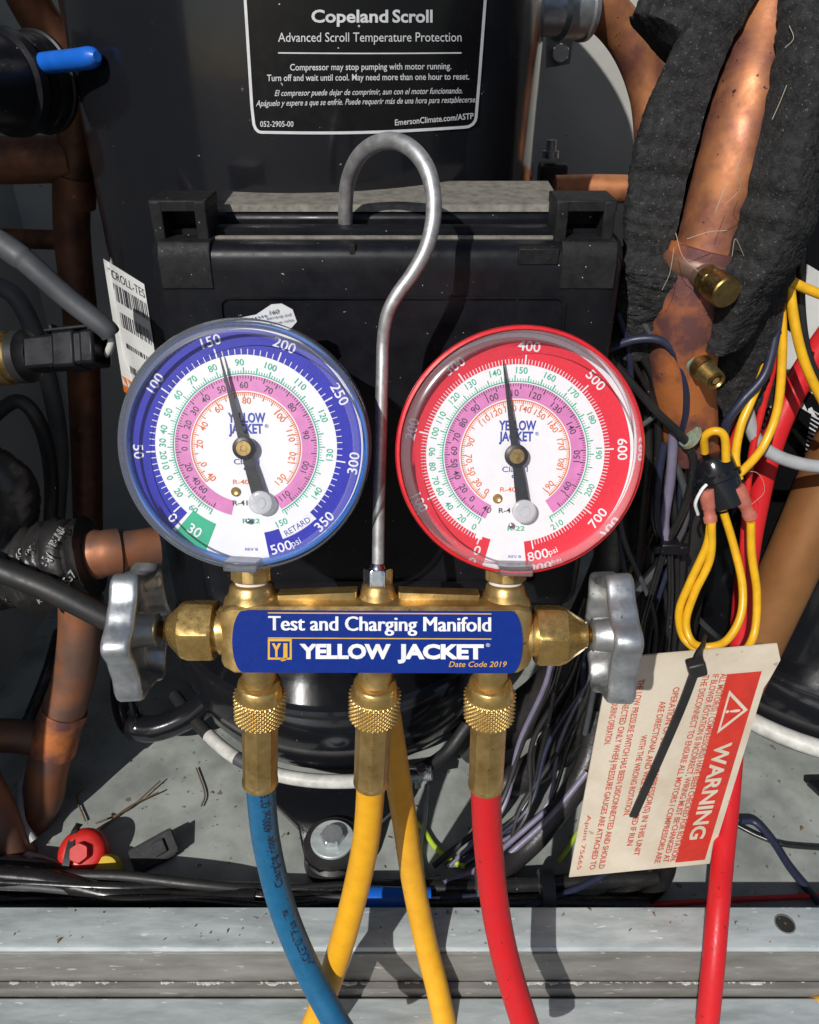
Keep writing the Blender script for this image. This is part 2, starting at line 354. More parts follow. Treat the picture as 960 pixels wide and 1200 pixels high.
text_px(t, 'Apáguelo y espere a que se enfríe. Puede requerir más de una hora para restablecerse.', 300, 558, 124.5, 7, f, .004, .3, slope=-.018)
text_px(t, '052-2905-00', 305, 344, 148.5, 6.6, f, .006); text_px(t, 'EmersonClimate.com/ASTP', 463, 555, 147, 7, f, .012, slope=-.085)
t.grid([[f(326+215*i/16, y0+.6*math.sin(math.pi*i/16)) for i in range(17)] for y0 in (61.2, 62.8)])
make('label_print', t, 'label_grey', lab)
# rounded border
bo = []
def edge(px, py, k): return px, py
path = [(285.5, -30)]+[(285.5+10*q, -30+160*q) for q in (.25, .5, .75, .97)]
path += [(297+9*(1-math.cos(a))*1.0, 141+14*math.sin(a)) for a in (R(20), R(45), R(70), R(90))]
path += [(306+ (545-306)*q, 155+3.2*math.sin(math.pi*q)-6*q) for q in [i/14 for i in range(1, 15)]]
path += [(545+13*math.sin(a), 149-12*(1-math.cos(a))) for a in (R(20), R(45), R(70), R(90))]
path += [(558.5+ 12.5*q, 137-167*q) for q in (.25, .5, .75, 1)]
rows = [[], []]
for i in range(len(path)):
    a = path[max(i-1, 0)]; b = path[min(i+1, len(path)-1)]; d = V3((b[0]-a[0], b[1]-a[1])).normalized(); n = (-d[1], d[0])
    rows[0].append(f(path[i][0]+n[0]*1.7, path[i][1]+n[1]*1.7)); rows[1].append(f(path[i][0]-n[0]*1.7, path[i][1]-n[1]*1.7))
make('label_border', MB().grid(rows), 'label_grey', lab)
# barcode sticker on the left flank
def stk(u, v): return (121+48*u+23*v, 303+30*u+147*v)
bl = make('barcode_sticker', MB().grid([[f(*stk(i/8, j/8)) for i in range(9)] for j in range(9)]), 'sticker', comp)
f2 = cfn(.6); t = MB()
for r0, r1, nb in ((.16, .30, 26), (.38, .50, 22), (.62, .66, 20), (.80, .86, 16)):
    u = .05
    while u < .95:
        wd = random.uniform(.008, .03); t.grid([[f2(*stk(u, r0)), f2(*stk(u+wd, r0))], [f2(*stk(u, r1)), f2(*stk(u+wd, r1))]]); u += wd+random.uniform(.01, .04)
text_at(t, 'SCROLL-TES', .52, .085, .07, lambda a, b: f2(*stk(a, .17-b)), width=.9)
make('barcode', t, 'ink_dark', bl)
make('orange_band', MB().grid([[f2(*stk(i/8, v)) for i in range(9)] for v in (.93, 1.06)]), 'sticker_orange', bl)
# edge seam strip on the shell's left
# heater band
pts = [(205, 815), (232, 848), (268, 882), (310, 903), (360, 914), (420, 915), (480, 906), (520, 885), (548, 850)]
hp_ = []
for px, py in pts:
    p = oncyl(px, py, CX, CY, CR+8); hp_.append(p)
hp_ = spline(hp_, 8)
hb = thing('heater_band', hp_[0], 'white crankcase heater cable wrapped round the foot of the big compressor', 'heater cable')
nh = len(hp_); cut = [(0, .17, 'black_rubber'), (.17, .28, 'wire_white'), (.28, .36, 'dark_grey'), (.36, .68, 'wire_white'), (.68, 1, 'black_rubber')]
for a, b, m in cut:
    make('band_section', MB().tube(hp_[int(a*nh):min(nh, int(b*nh)+1)], 4.2, 12), m, hb)

comp2 = compressor(292, 432, 107, 'second gloss black compressor shell behind the brown pipe at the right edge')
C2 = (292, 432)
f2c = lambda h: (lambda px, py: oncyl(px, py, C2[0], C2[1], 107+h))
q = f2c(.3); ws = MB().grid([[q(905+i*10+ (j*-2), 285+j*42+i*6) for i in range(7)] for j in range(5)]); wl = make('white_sticker', ws, 'sticker', comp2)
q2 = f2c(.5); t = MB(); t.grid([[q2(928-2*j+i*9, 330-42+j*42+i*6) for i in range(3)] for j in range(2)])
t.grid([[q2(896+i*7, 335+j*28+i*6) for i in range(7)] for j in range(2)])
make('sticker_print', t, 'label_black', wl)
ws = MB().grid([[q(900-j*6+i*10, 430+j*40+i*6) for i in range(7)] for j in range(6)]); wl = make('spec_plate', ws, 'label_black', comp2)
t = MB()
for row in range(16):
    x = 910-row*2.6; x1 = x+random.uniform(10, 22)
    while x < x1:
        wd = random.uniform(1, 4); y = 445+row*9+ (x-900)*.6; t.grid([[q2(x, y), q2(x+wd, y)], [q2(x, y+random.uniform(3, 6)), q2(x+wd, y+5)]]); x += wd+1.3
for k in range(26):
    y = 480+k*5; x = 952-k*.9; t.grid([[q2(x, y), q2(x+10, y+6)], [q2(x, y+random.uniform(1.2, 3)), q2(x+10, y+8)]])
make('plate_print', t, 'label_grey', wl)
hp2 = [V3((292+(107+9)*math.cos(R(a)), 432+(107+9)*math.sin(R(a)), 50)) for a in range(165, 300, 5)]
h2 = make('heater_band', MB().tube(hp2, 5.5, 14), 'wire_white', org=hp2[0]); tag(h2, 'pale metal heater band round the second compressor at the right', 'heater cable')

# ================================================================ TERMINAL BOX
bx0, bx1, bz0, bz1, byf = -90, 74, 196, 354, 276
box = thing('terminal_box', (-8, 300, bz0), 'black plastic hinged case with a dusty top behind the two gauges', 'case')
def rrect(x0, x1, z0, z1, r, n=6):
    o = []
    for cx, cz, a0 in ((x1-r, z1-r, 0), (x0+r, z1-r, 90), (x0+r, z0+r, 180), (x1-r, z0+r, 270)):
        for i in range(n+1):
            a = R(a0+90*i/n); o.append((cx+r*math.cos(a), cz+r*math.sin(a)))
    return o
def rr_ring(i, y, r=9): return [V3((x, y, z)) for x, z in rrect(bx0+i, bx1-i, bz0+i, bz1-i, max(1, r-i*.6))]
make('lid', MB().grid([rr_ring(1, 302), rr_ring(0, 300), rr_ring(0, byf+6), rr_ring(.8, byf+2.6), rr_ring(2.4, byf+.8), rr_ring(4.5, byf), rr_ring(9, byf-.3)], True, True, True), 'black_plastic', box)
make('lid_rim', MB().grid([rr_ring(-2.6, 297), rr_ring(-2.8, 296), rr_ring(-2.8, 291), rr_ring(-2.2, 290), rr_ring(.5, 290)], True, False, False), 'black_plastic', box)
make('base_tray', MB().span((bx0+3, 303, bz0+2), (bx1-3, 345, bz1+5)), 'black_plastic', box, bevel=2)
tp = MB().grid([[V3((x, y, z)) for y, z in ((304, bz1+5.4), (306, bz1+7.5), (343, bz1+9.5), (345.2, bz1+5))] for x in (bx0+22, bx0+60, -20, -4, -2, bx1-18)], False)
make('dusty_top', tp, 'dusty', box)
tr = MB().span((bx0+20, 293, bz1-.5), (bx1-18, 297, bz1+1.2)); tr.span((bx0+20, 285, bz1-.5), (bx1-18, 287.5, bz1+.9)); make('ledge', tr, 'dusty', box, bevel=.4)
make('lid_rib', MB().span((bx0+22, byf+.9, bz1-6.2), (bx1-19, byf+3.5, bz1-5)), 'worn_plastic', box, bevel=.3)
make('seam_rib', MB().span((-20.5, byf+.5, bz1-11), (-18.5, byf+4, bz1+.4)), 'worn_plastic', box, bevel=.3)
# raised border on the lid
br = rrect(-67, 55, bz0+16, 337, 3); rows = []
pts = [V3((x, byf-.25, z)) for x, z in br]
cx_, cz_ = -6, 270
for i, p in enumerate(pts):
    d = V3((math.copysign(1, p.x-cx_), 0, math.copysign(1, p.z-cz_)))
    rows.append([p+V3((0, .1, 0)), p+V3((0, -1.0, 0)), p-d*.9+V3((0, -1.0, 0)), p-d*.9+V3((0, .1, 0))])
rows.append(rows[0]); make('raised_border', MB().grid(rows), 'black_plastic', box)
# hinge lugs
def lug(x0, x1, flip):
    z0, z1 = bz1-1, bz1+13; k = 'hinge_lug'
    m = MB(); y0, y1 = 282, 300
    m.span((x0, y0, z0), (x0+4, y1, z1)); m.span((x1-4, y0, z0), (x1, y1, z1)); m.span((x0-.3, y0+.2, z1-3.4), (x1+.3, y1+.3, z1+.4)); m.span((x0+.3, y1-3, z0), (x1-.3, y1-.2, z1-.2)); m.span((x0+.5, y0+.5, z0-.5), (x1-.5, y1, z0+1.6))
    l = make(k, m, 'worn_plastic', box, bevel=.5)
    fl = MB().grid([[V3((x, y, z)) for y, z in ((288, bz1+1.0), (278, bz1+.9), (byf+.3, bz1-1.0), (byf-.7, bz1-4), (byf-.9, bz1-14.5), (byf+1.5, bz1-14.5), (byf+2, bz1-3))] for x in (x0+2, x1+1)], True, True, True)
    make('flap', fl, 'worn_plastic', l, sharp=25, bevel=.4)
lug(-88, -69, 0); lug(50, 70, 1)
make('latch_tab', MB().span((37, byf-.6, bz1-6.4), (51, byf+4, bz1-.8)), 'worn_plastic', box, bevel=.5)
# embossed lettering between the gauges, too worn to read
t = MB(); ff = lambda px, py: atY(px, py, byf-.5)
for px in range(345, 560, 13):
    t.grid([[ff(px, 668), ff(px+7, 668)], [ff(px+3, 655), ff(px+10, 655)]])
#make('embossing', t, 'black_plastic', box)

# ================================================================ MANIFOLD AND GAUGES
LEAN = R(22)
MO = atD(440, 752, 262.0)
EU, EV, EN = V3((1, 0, 0)), V3((0, math.sin(LEAN), math.cos(LEAN))), V3((0, -math.cos(LEAN), math.sin(LEAN)))
def mp(px, py, h=0): return onplane(px, py, MO+EN*h, EN)
def ml(px, py, h=0):
    d = mp(px, py, h)-MO; return d.dot(EU), d.dot(EV)
def mw(u, v, h): return MO+EU*u+EV*v+EN*h
gs = thing('manifold_gauge_set', MO-EV*12, 'brass charging manifold with blue gauge, red gauge and steel hanging hook', 'gauge set')
# block
def blk_rows():
    u0, vb = ml(262, 788); u1, _ = ml(619, 789); vt = ml(440, 714)[1]
    sec = [(vb, 0), (vb+.3, .0), (vt-.3, 0), (vt+.7, -.8), (vt+2.0, -7), (vt+2.0, -17), (vt, -20), (vb, -20), (vb-.5, -19), (vb-.5, -1)]
    vm, hm = (vb+vt)/2, -10; rows = []
    for u, k, dh in ((u0-1.2, .72, -2), (u0, .86, -1), (u0+3.5, 1, 0), (u1-3.5, 1, 0), (u1, .86, -1), (u1+1.2, .72, -2)):
        rows.append([mw(u, vm+(v-vm)*k, hm+(h-hm)*k) for v, h in sec])
    return rows, u0, u1, vb, vt
rows, u0, u1, vb, vt = blk_rows()
blk = make('manifold_block', MB().grid(rows, True, True, True), 'brass', gs, bevel=.5, sharp=30)
HB = -10
def ua(px, py=745, h=HB): return ml(px, py, h)[0]
UL, UC, URt = ua(296, 700), ua(443, 700), ua(592, 700)
bs_ = MB()
for u, r in ((UL, 7.6), (UC, 5.6), (URt, 6.6)):
    bs_.lathe(mw(u, vt-1, HB), mw(u, vt+5, HB), [(0, r+2.2), (2.4, r+1.6), (3.6, r+.5), (5.5, r), (6.6, r-.2), (7.2, r-1)], 40)
bs_.prism([(UL+9, vt+1.5), (UC-7, vt+1.5), (UC-7, vt+4.3), (UL+9, vt+3.2)], (MO, EU, EV, EN), HB-3, HB+5, .8)
bs_.prism([(UC+7, vt+1.5), (URt-9, vt+1.5), (URt-9, vt+3.3), (UC+7, vt+4.2)], (MO, EU, EV, EN), HB-3, HB+5, .8)
make('casting_boss', bs_, 'brass', gs, sharp=50)
# name plate
ol = [ml(*p) for p in ((290, 715.5), (598, 716.5))]
pl = [(292, 714.8)]+[(600, 716)]+[(600+12.5*math.sin(a), 752-36*math.cos(a)) for a in [R(12+k*13) for k in range(13)]]+[(598, 788.5), (286, 787.5)]+[(286-13.5*math.sin(a), 751+36.5*math.cos(a)) for a in [R(10+k*13) for k in range(13)]]
plt = make('name_plate', MB().prism([ml(*p) for p in pl], (MO, EU, EV, EN), -.2, .5), 'plate_blue', gs)
PF = lambda px, py: mp(px, py, .62)
t = MB()
for dx, hh in ((-.7, .62), (0, .65), (.7, .68)): text_px(t, 'Test and Charging Manifold', 315+dx, 575+dx, 738.5, 17, (lambda px, py, hh=hh: mp(px, py, hh)), 0, slope=.006)
text_px(t, 'YELLOW', 351, 458, 771, 15.8, PF, .05, slope=.003); text_px(t, 'JACKET', 466, 567, 771.3, 15.8, PF, .05, slope=.003); text_px(t, '®', 569.5, 574.5, 758, 4, PF)
make('white_lettering', t, 'plate_white', plt)
t = MB(); text_px(t, 'Date Code 2019', 526, 594, 781.5, 6.4, PF, .006, .25)
for y in (717.6, 747.0): t.grid([[PF(314, y), PF(576, y+1.2)], [PF(314, y+1.3), PF(576, y+2.5)]])
for a, b, c, d in ((314, 748.8, 342, 751.4), (314, 770.6, 342, 773), (314, 751, 316.3, 771), (339.6, 751, 342, 771)): t.grid([[PF(a, b), PF(c, b)], [PF(a, d), PF(c, d)]])
text_px(t, 'Y', 318.5, 329.5, 769, 14.5, PF, .05); text_px(t, 'J', 328.5, 337, 769, 14.5, PF, .05)
make('gold_lettering', t, 'gold', plt)
# valve bonnets, stems, hand wheels
def valve(side):
    vv = ml(440, 738 if side < 0 else 744, HB)[1]; P = lambda px: V3(mw(ua(px, 742), vv, HB))
    if side < 0: a, b, c, d, e = P(264), P(254), P(216), P(196), P(176)
    else: a, b, c, d, e = P(616), P(627), P(661), P(687), P(704)
    L1 = (b-a).length; L2 = (c-a).length; L3 = (d-a).length; L4 = (e-a).length
    m = MB().lathe(a, b, [(-2, 8.2), (0, 8.4), (L1*.45, 8.4), (L1*.5, 7.4), (L1, 7.4)], 48)
    vb_ = make('valve_bonnet', m.hexn(a, b, [(L1, None, 8.5), (L1+.01, 9.6, 10.2), (L1+.8, 9.6, 10.9), (L2-2.5, 9.6, 10.9), (L2, 9.6, 9.9), (L3-1.0, 9.6, 5.2), (L3-.6, 9.6, 4.6), (L3, 9.6, 4.5)], rot=R(30), ref=(0, -1, 0)), 'brass_clean', gs, sharp=22)
    st = [(L3-1, 2.8)]
    x = L3
    while x < L4: st += [(x, 3.1), (x+.35, 2.6)]; x += .7
    make('valve_stem', MB().lathe(a, b, st, 28), 'brass_dull', vb_, sharp=15)
    # wheel: lobed cup open towards the manifold
    ax = (b-a).normalized(); hub = MB().lathe(e-ax*3.2, e+ax, [(0, 5.0), (.5, 5.7), (7, 6.2), (9.6, 7.8)], 32)
    hw = make('hand_wheel', hub, 'zinc', gs)
    A = e-ax*4.6; prof = [(4.2, 18.4), (3.7, 18.9), (3.6, 20.3), (4.1, 21.0), (5.0, 21.4), (11.2, 21.7), (12.2, 21.3), (12.8, 20.4), (13.1, 18), (13.4, 10), (13.6, .1)]
    inn = [(4.2, 18.4), (5.2, 18.0), (9.5, 16.8), (10.6, 15), (10.9, 6)]
    pf = inn[::-1]+prof[1:]
    def rf(i, th):
        s, r = pf[i]; wgt = max(0, min(1, (r-8)/8)); return r*(1+wgt*(.095*math.cos(6*th+.5)+.028*math.cos(12*th+1.0)))
    make('rim', MB().radial(A, A+ax, [p[0] for p in pf], rf, 120, ref=(0, 0, 1), caps=(False, True)), 'zinc', hw, sharp=45)
valve(-1); valve(1)
# ports under the block
def port(px_t, px_b, nm):
    a = V3(mw(ua(px_t, 790), vb+1, HB)); m = MB().lathe(a, a-EV, [(0, 6.6), (1.5, 6.0), (7, 5.8), (8, 5.2), (9.5, 5.2)], 40)
    make('port', m, 'brass', gs); return a
pa = [port(304, 302, ''), port(440, 438, ''), port(575, 573, '')]

# hanging hook
hk = [(443, 682, None), (444, 600, None), (446, 520, None), (448, 440, None), (449, 402, None)]
axis_h = HB
P = [mp(a, b, axis_h) for a, b, _ in hk]
yy = P[-1].y
for px, py, dy in ((453, 372, 1), (464, 348, 2), (484, 320, 4), (500, 290, 6), (508, 255, 9), (507, 222, 12), (499, 195, 16), (482, 174, 21), (460, 165, 27), (437, 170, 34), (419, 186, 41), (408, 212, 47), (405, 240, 50), (405, 262, 52)):
    P.append(atY(px, py, yy+dy))
P = spline(P, 6); rs = [2.05+.55*max(0, min(1, (i-26)/40)) for i in range(len(P))]
hk_o = make('hanging_hook', MB().tube(P, rs, 20), 'steel', gs)
nb = mw(UC, vt+5, HB); np_ = nb+EV*6.4
nut = MB().hexn(nb, np_, [(0, 4.3, 4.6), (.5, 4.3, 5), (5.9, 4.3, 5), (6.4, 4.3, 4.5)], rot=R(0)); nut.lathe(nb, np_, [(6.3, 3), (7.4, 2.6), (8.2, 2.1)], 24)
make('lock_nut', nut, 'chrome', hk_o, sharp=22)

# ---- gauges
def gauge(pvx, pvy, lcx, kind):
    hd = 3.0                                     # dial plane height over the block face
    O = mp(pvx, pvy, hd); fn = lambda h: (lambda u, v: O+EU*u+EV*v+EN*h)
    red = kind == 'red'
    case_m = 'red_plastic' if red else 'blue_plastic'
    R0 = 38.0
    lab = 'red high pressure gauge reading about 340 psi' if red else 'blue low pressure gauge reading about 155 psi'
    C = O+EU*(.75 if red else .4)+EV*(1.2 if red else .5)
    A, B = C-EN*26, C-EN*25
    if red: prof = [(0, 30), (.6, 32), (3, 35), (8, 37.0), (14, 37.6), (27, 38.0), (29.5, 38.2), (31.5, 38.2), (32.5, 37.7), (32.8, 36.9), (30.5, 36.6), (25.6, 36.5), (25.4, .1)]
    else: prof = [(0, 30), (.6, 32), (3, 35), (8, 37.0), (14, 37.6), (27, 37.8), (28.5, 37.6), (28.6, 36.9), (28, 36.4), (25.6, 36.3), (25.4, .1)]
    G = make('pressure_gauge', MB().lathe(A, B, prof, 96), case_m, gs, sharp=40); G['label'] = lab
    def disc(r0, r1, a0, a1, h, n=None):
        n = n or max(4, int(abs(a1-a0)/3)); F = fn(h)
        return [[F(r*math.sin(R(a0+(a1-a0)*i/n)), r*math.cos(R(a0+(a1-a0)*i/n))) for i in range(n+1)] for r in (r0, r1)]
    dc = (O-C); RD = 37.2
    d = MB().lathe(C-EN*.3, C, [(0, 36.2), (.3, 36.2), (.3, .01)], 96, caps=(False, False)); make('dial_face', d, 'dial_white', G)
    rb = 27.9 if red else 28.4
    band = MB()
    if red:
        band.grid(disc(rb, 36.0, -165, 173, .08)); make('pressure_band', band, 'dial_red', G)
    else:
        band.grid(disc(rb, 36.0, -137, 137, .08)); band.grid(disc(31.2, 35.9, 137, 170, .08)); band.grid(disc(27.6, 31.3, 160, 170, .08)); make('pressure_band', band, 'dial_blue', G)
        gz = MB().grid(disc(26.5, 35.8, -157, -139, .1)); make('vacuum_block', gz, 'dial_green', G)
    make('pink_band', MB().grid(disc(17.5, 22.2, -166 if not red else -156, 152 if not red else 146, .08)), 'dial_pink', G)
    def ticks(a0, a1, n, r0, r1, wd, major=0, rM=None, wM=None):
        m = MB(); F = fn(.16)
        for i in range(n+1):
            a = R(a0+(a1-a0)*i/n); big = major and i % major == 0
            ra, rb_, ww = (r0, rM, wM) if big else (r0, r1, wd); ex = V3((math.sin(a), math.cos(a))); ey = V3((math.cos(a), -math.sin(a)))
            m.add([F(*(ex*ra-ey*ww/2)), F(*(ex*ra+ey*ww/2)), F(*(ex*rb_+ey*ww/2)), F(*(ex*rb_-ey*ww/2))], [(0, 1, 2, 3)])
        return m
    def arc(m, r, a0, a1, wd): return m.grid([[fn(.17)(q*math.sin(R(a0+(a1-a0)*i/90)), q*math.cos(R(a0+(a1-a0)*i/90))) for i in range(91)] for q in (r-wd/2, r+wd/2)])
    def nums(lst, cap, bold=0, step=None, xs=1.0, c0=(0, 0), sc_=1.0):
        m = MB(); F = fn(.2)
        for it in lst:
            s, a, r = it; rot = a if abs(a) <= 90 else a-180*math.copysign(1, a)
            text_at(m, s, r*math.sin(R(a)), r*math.cos(R(a)), cap, F, R(rot), bold, xs=xs)
        return m
    def cropnums(lst, cx, cy, cap, bold=0, xs=1.0, fr=26.1):
        out = []
        for s, x, y in lst:
            dx, dy = (x-cx)/2.909/3.64, (cy-y)/2.909/3.64; out.append((s, math.degrees(math.atan2(dx, dy)), fr))
        return nums(out, cap, bold, xs=xs)
    if not red:
        make('pressure_scale', ticks(-131, 137, 70, rb, rb+1.7, .24, 10, rb+2.9, .46), 'ink_white', G)
        m = nums([('0', -133, 32.8), ('50', -92.3, 33.6), ('100', -54, 33.7), ('150', -16.5, 33.8), ('200', 22.5, 33.8), ('250', 61, 33.8), ('300', 98.5, 33.8), ('350', 134.5, 33.6), ('500', 162.5, 33.5), ], 3.1, .010, xs=1.08)
        text_at(m, '30', 31.6*math.sin(R(-147)), 31.6*math.cos(R(-147)), 3.3, fn(.2), R(33), .012)
        text_at(m, 'psi', 33.6*math.sin(R(154)), 33.6*math.cos(R(154)), 2.2, fn(.2), R(-26)); make('pressure_numerals', m, 'ink_white', G)
        wb = MB().grid(disc(28, 31, 138.5, 159, .14)); make('retard_box', wb, 'ink_white', G)
        m = MB(); text_at(m, 'RETARD', 29.5*math.sin(R(148.5)), 29.5*math.cos(R(148.5)), 1.9, fn(.2), R(-31.5), .004, width=9.2); make('retard_lettering', m, 'ink_blue', G)
        gm = ticks(-150, 152, 151, 22.6, 23.7, .2, 5, 24.6, .34); arc(gm, 22.7, -150, 152, .3)
        gn = cropnums([('60', 318, 690), ('20', 267, 648), ('0', 240, 603), ('10', 224, 567), ('20', 215, 533), ('30', 211, 493), ('40', 211, 450), ('50', 226, 393), ('60', 258, 332), ('70', 307, 280), ('80', 377, 243), ('90', 468, 230), ('100', 570, 245), ('110', 665, 303), ('120', 735, 407), ('130', 757, 533), ('140', 705, 657), ('150', 582, 742)], 480, 508, 2.0, .006, fr=26.1)
        pm_ = ticks(-150, 140, 130, 22.1, 21.2, .2, 5, 20.4, .32)
        pn = cropnums([('60', 345, 635), ('40', 322, 612), ('20', 300, 570), ('0', 285, 513), ('10', 283, 478), ('20', 290, 433), ('30', 312, 385), ('40', 350, 345), ('50', 404, 312), ('60', 480, 303), ('70', 560, 322), ('80', 635, 378), ('90', 680, 467), ('100', 672, 573), ('110', 597, 662)], 480, 508, 1.95, .003, fr=19.2)
        om = ticks(-130, 130, 120, 16.9, 16.0, .2, 5, 15.2, .34); arc(om, 16.95, -130, 133, .3)
        on = cropnums([('40', 375, 595), ('0', 345, 562), ('20', 333, 498), ('40', 345, 440), ('60', 393, 377), ('80', 487, 352), ('100', 595, 407), ('110', 630, 470), ('120', 633, 543), ('130', 588, 612)], 480, 508, 2.0, .006, fr=14.5)
        tx = ('YELLOW', 'JACKET', 9.2); lw_ = ('R-410A', 'R-404A')
    else:
        make('pressure_scale', ticks(-158, 168, 160, rb, rb+1.6, .22, 20, rb+2.9, .46), 'ink_white', G)
        m = nums([('0', -159.5, 32.6), ('100', -117, 33.3), ('200', -76, 33.3), ('300', -35, 33.5), ('400', 6, 33.5), ('500', 46.5, 33.5), ('600', 87, 33.5), ('700', 127, 33.3), ('800', 166.0, 33.0)], 3.0, .010, xs=1.08)
        text_at(m, 'psi', 33.2*math.sin(R(157.5)), 33.2*math.cos(R(157.5)), 2.0, fn(.2), R(-23)); make('pressure_numerals', m, 'ink_white', G)
        wb = MB().grid(disc(26.6, 29, -159.5, -155, .14)); make('zero_box', wb, 'ink_white', G)
        gm = ticks(-153, 150, 150, 22.6, 23.7, .2, 5, 24.6, .34); arc(gm, 22.7, -153, 150, .3)
        gn = cropnums([('0', 330, 757), ('20', 290, 733), ('40', 248, 693), ('60', 215, 650), ('70', 197, 617), ('80', 190, 570), ('90', 187, 523), ('100', 195, 463), ('110', 215, 413), ('120', 255, 352), ('130', 305, 305), ('140', 382, 267), ('150', 468, 257), ('160', 563, 273), ('170', 645, 323), ('180', 700, 413), ('190', 715, 528), ('200', 680, 640), ('210', 580, 738)], 453, 533, 1.95, .006, fr=26.1)
        pm_ = ticks(-152, 138, 140, 22.1, 21.2, .2, 5, 20.4, .32)
        pn = cropnums([('40', 370, 700), ('0', 322, 670), ('20', 290, 640), ('40', 268, 597), ('50', 258, 560), ('60', 256, 520), ('70', 265, 477), ('80', 285, 430), ('90', 320, 382), ('100', 375, 347), ('110', 440, 330), ('120', 515, 337), ('130', 585, 378), ('140', 632, 447), ('150', 645, 537), ('160', 605, 628)], 453, 533, 2.0, .003, fr=19.2)
        om = ticks(-145, 138, 130, 16.9, 16.0, .2, 5, 15.2, .34); arc(om, 16.95, -145, 140, .3)
        on = cropnums([('0', 368, 645), ('30', 335, 622), ('50', 312, 587), ('70', 305, 545), ('90', 312, 493), ('110', 352, 422), ('120', 390, 397), ('130', 435, 388), ('140', 483, 385), ('150', 530, 402), ('160', 573, 442), ('170', 595, 500), ('180', 595, 562), ('190', 553, 625)], 453, 533, 1.95, .006, fr=14.5)
        lw_ = ('R-410A', 'R-404A')
    make('green_scale', gm, 'dial_green', G); make('green_numerals', gn, 'dial_green', G)
    make('dark_scale', pm_, 'ink_dark', G)
    text_at(pn, lw_[0], -.6, -17.6, 1.6, fn(.2), 0, .01, width=8.4); make('dark_numerals', pn, 'ink_dark', G)
    text_at(on, lw_[1], -.4, -10.9, 1.5, fn(.2), 0, .008, width=8.2); make('orange_scale', om, 'ink_orange', G); make('orange_numerals', on, 'ink_orange', G)
    m = MB(); text_at(m, 'YELLOW', .5, 9.2, 2.9, fn(.2), 0, .03, width=11.6); text_at(m, 'JACKET', .1, 5.8, 2.9, fn(.2), 0, .03, width=10.6); text_at(m, '®', 6.6, 6.6, 1.1, fn(.2))
    text_at(m, 'Class 1', 0, -4.5, 1.7, fn(.2), 0, .004, width=8); text_at(m, '°F', .4, -7.6, 2.4, fn(.2), 0, .02); text_at(m, 'REV B', .6, -32.6, .9, fn(.2), 0, 0, width=4); make('dial_lettering', m, 'ink_blue', G)
    m = MB(); text_at(m, 'R-22', .8, -23.4, 1.5, fn(.2), 0, .008, width=5.4); make('green_lettering', m, 'dial_green', G)
    # needle
    an = R(-9.2 if red else -13); en = V3((math.sin(an), math.cos(an))); ep = V3((math.cos(an), -math.sin(an)))
    def npnt(l, s): q = en*l+ep*s; return (q.x, q.y)
    tail = R(171 if red else 165); et = V3((math.sin(tail), math.cos(tail))); eq = V3((math.cos(tail), -math.sin(tail)))
    def tpnt(l, s): q = et*l+eq*s; return (q.x, q.y)
    fr = (O, EU, EV, EN)
    nd = MB().prism([npnt(0, -1.3), npnt(29, -.16), npnt(29.4, 0), npnt(29, .16), npnt(0, 1.3)], fr, 2.3, 2.8)
    nd.prism([tpnt(0, -1.3), tpnt(8, -1.8), tpnt(17, -2.1), tpnt(17, 2.1), tpnt(8, 1.8), tpnt(0, 1.3)], fr, 2.3, 2.85)
    nd.lathe(O+EN*2.0, O+EN*3, [(0, 3.6), (1.3, 3.6), (1.5, 3.3)], 36); N_ = make('needle', nd, 'needle', G)
    make('pivot', MB().lathe(O+EN*.1, O+EN*3, [(0, 1), (3.4, 1), (3.41, 2.45), (3.9, 2.45), (4.1, 2.25), (4.1, 1.0), (3.95, .9), (3.95, .05)], 32), 'brass_dull', G, sharp=20)
    q = tpnt(17.6, 0); Q = O+EU*q[0]+EV*q[1]
    make('calibration_disc', MB().lathe(Q+EN*2.9, Q+EN*4, [(0, 3.7), (.9, 3.7), (1.2, 3.3), (1.2, 1.8), (1.6, 1.7), (1.6, .1)], 36), 'clear_disc', G)
    q = (-3.7, -14.0) if not red else (-5.3, -13.8); Q = O+EU*q[0]+EV*q[1]
    make('rivet', MB().lathe(Q, Q+EN, [(0, 1.5), (.5, 1.5), (.9, 1.0), (.7, .6), (.7, .05)], 24), 'brass_clean', G)
    q = (.2, -23.2) if not red else (-.9, -22.2); Q = O+EU*q[0]+EV*q[1]
    make('stop_pin', MB().lathe(Q, Q+EN, [(0, .9), (1.6, .9), (1.9, .6), (2.0, .05)], 20), 'chrome', G)
    # lens
    Lc = C; k = .985 if red else 1.0; rl = 38.0 if red else 40.6
    if red: lp = [(.4, 36.3), (6.5, 36.3), (7.2, 36.4), (8.6, 36.4), (9.6, 35.8), (10.2, 34.6), (10.3, 33.6), (9.3, 33.1), (9.4, 29), (9.9, 15), (10.0, .05)]
    else: lp = [(-5, 38.3), (-4.5, 38.6), (5.0, 38.6), (6.2, 38.2), (6.6, 37.2), (7.2, 36.7), (9.0, 36.4), (9.8, 35.6), (9.9, 34.2), (9.0, 33.6), (9.1, 29), (9.6, 15), (9.8, .05)]
    cut_i = len(lp)-4
    make('lens', MB().lathe(Lc, Lc+EN, lp[cut_i:], 96, caps=(False, False)), 'clear', G)
    make('lens_rim', MB().lathe(Lc, Lc+EN, lp[:cut_i+1], 96, caps=(False, False)), 'clear_rim', G, sharp=30)
    tb = MB()
    rt = 37.4 if not red else 37.0
    for a, wd in ((183 if not red else 181, 10.5),):
        er = EU*math.sin(R(a))+EV*math.cos(R(a)); et_ = EU*math.cos(R(a))-EV*math.sin(R(a))
        tb.box(Lc+er*(rt-.3)+EN*4.2, (wd, 3.2, 8.5), (et_, er, EN))
    make('lens_tab', tb, 'clear_rim', G, bevel=.5)
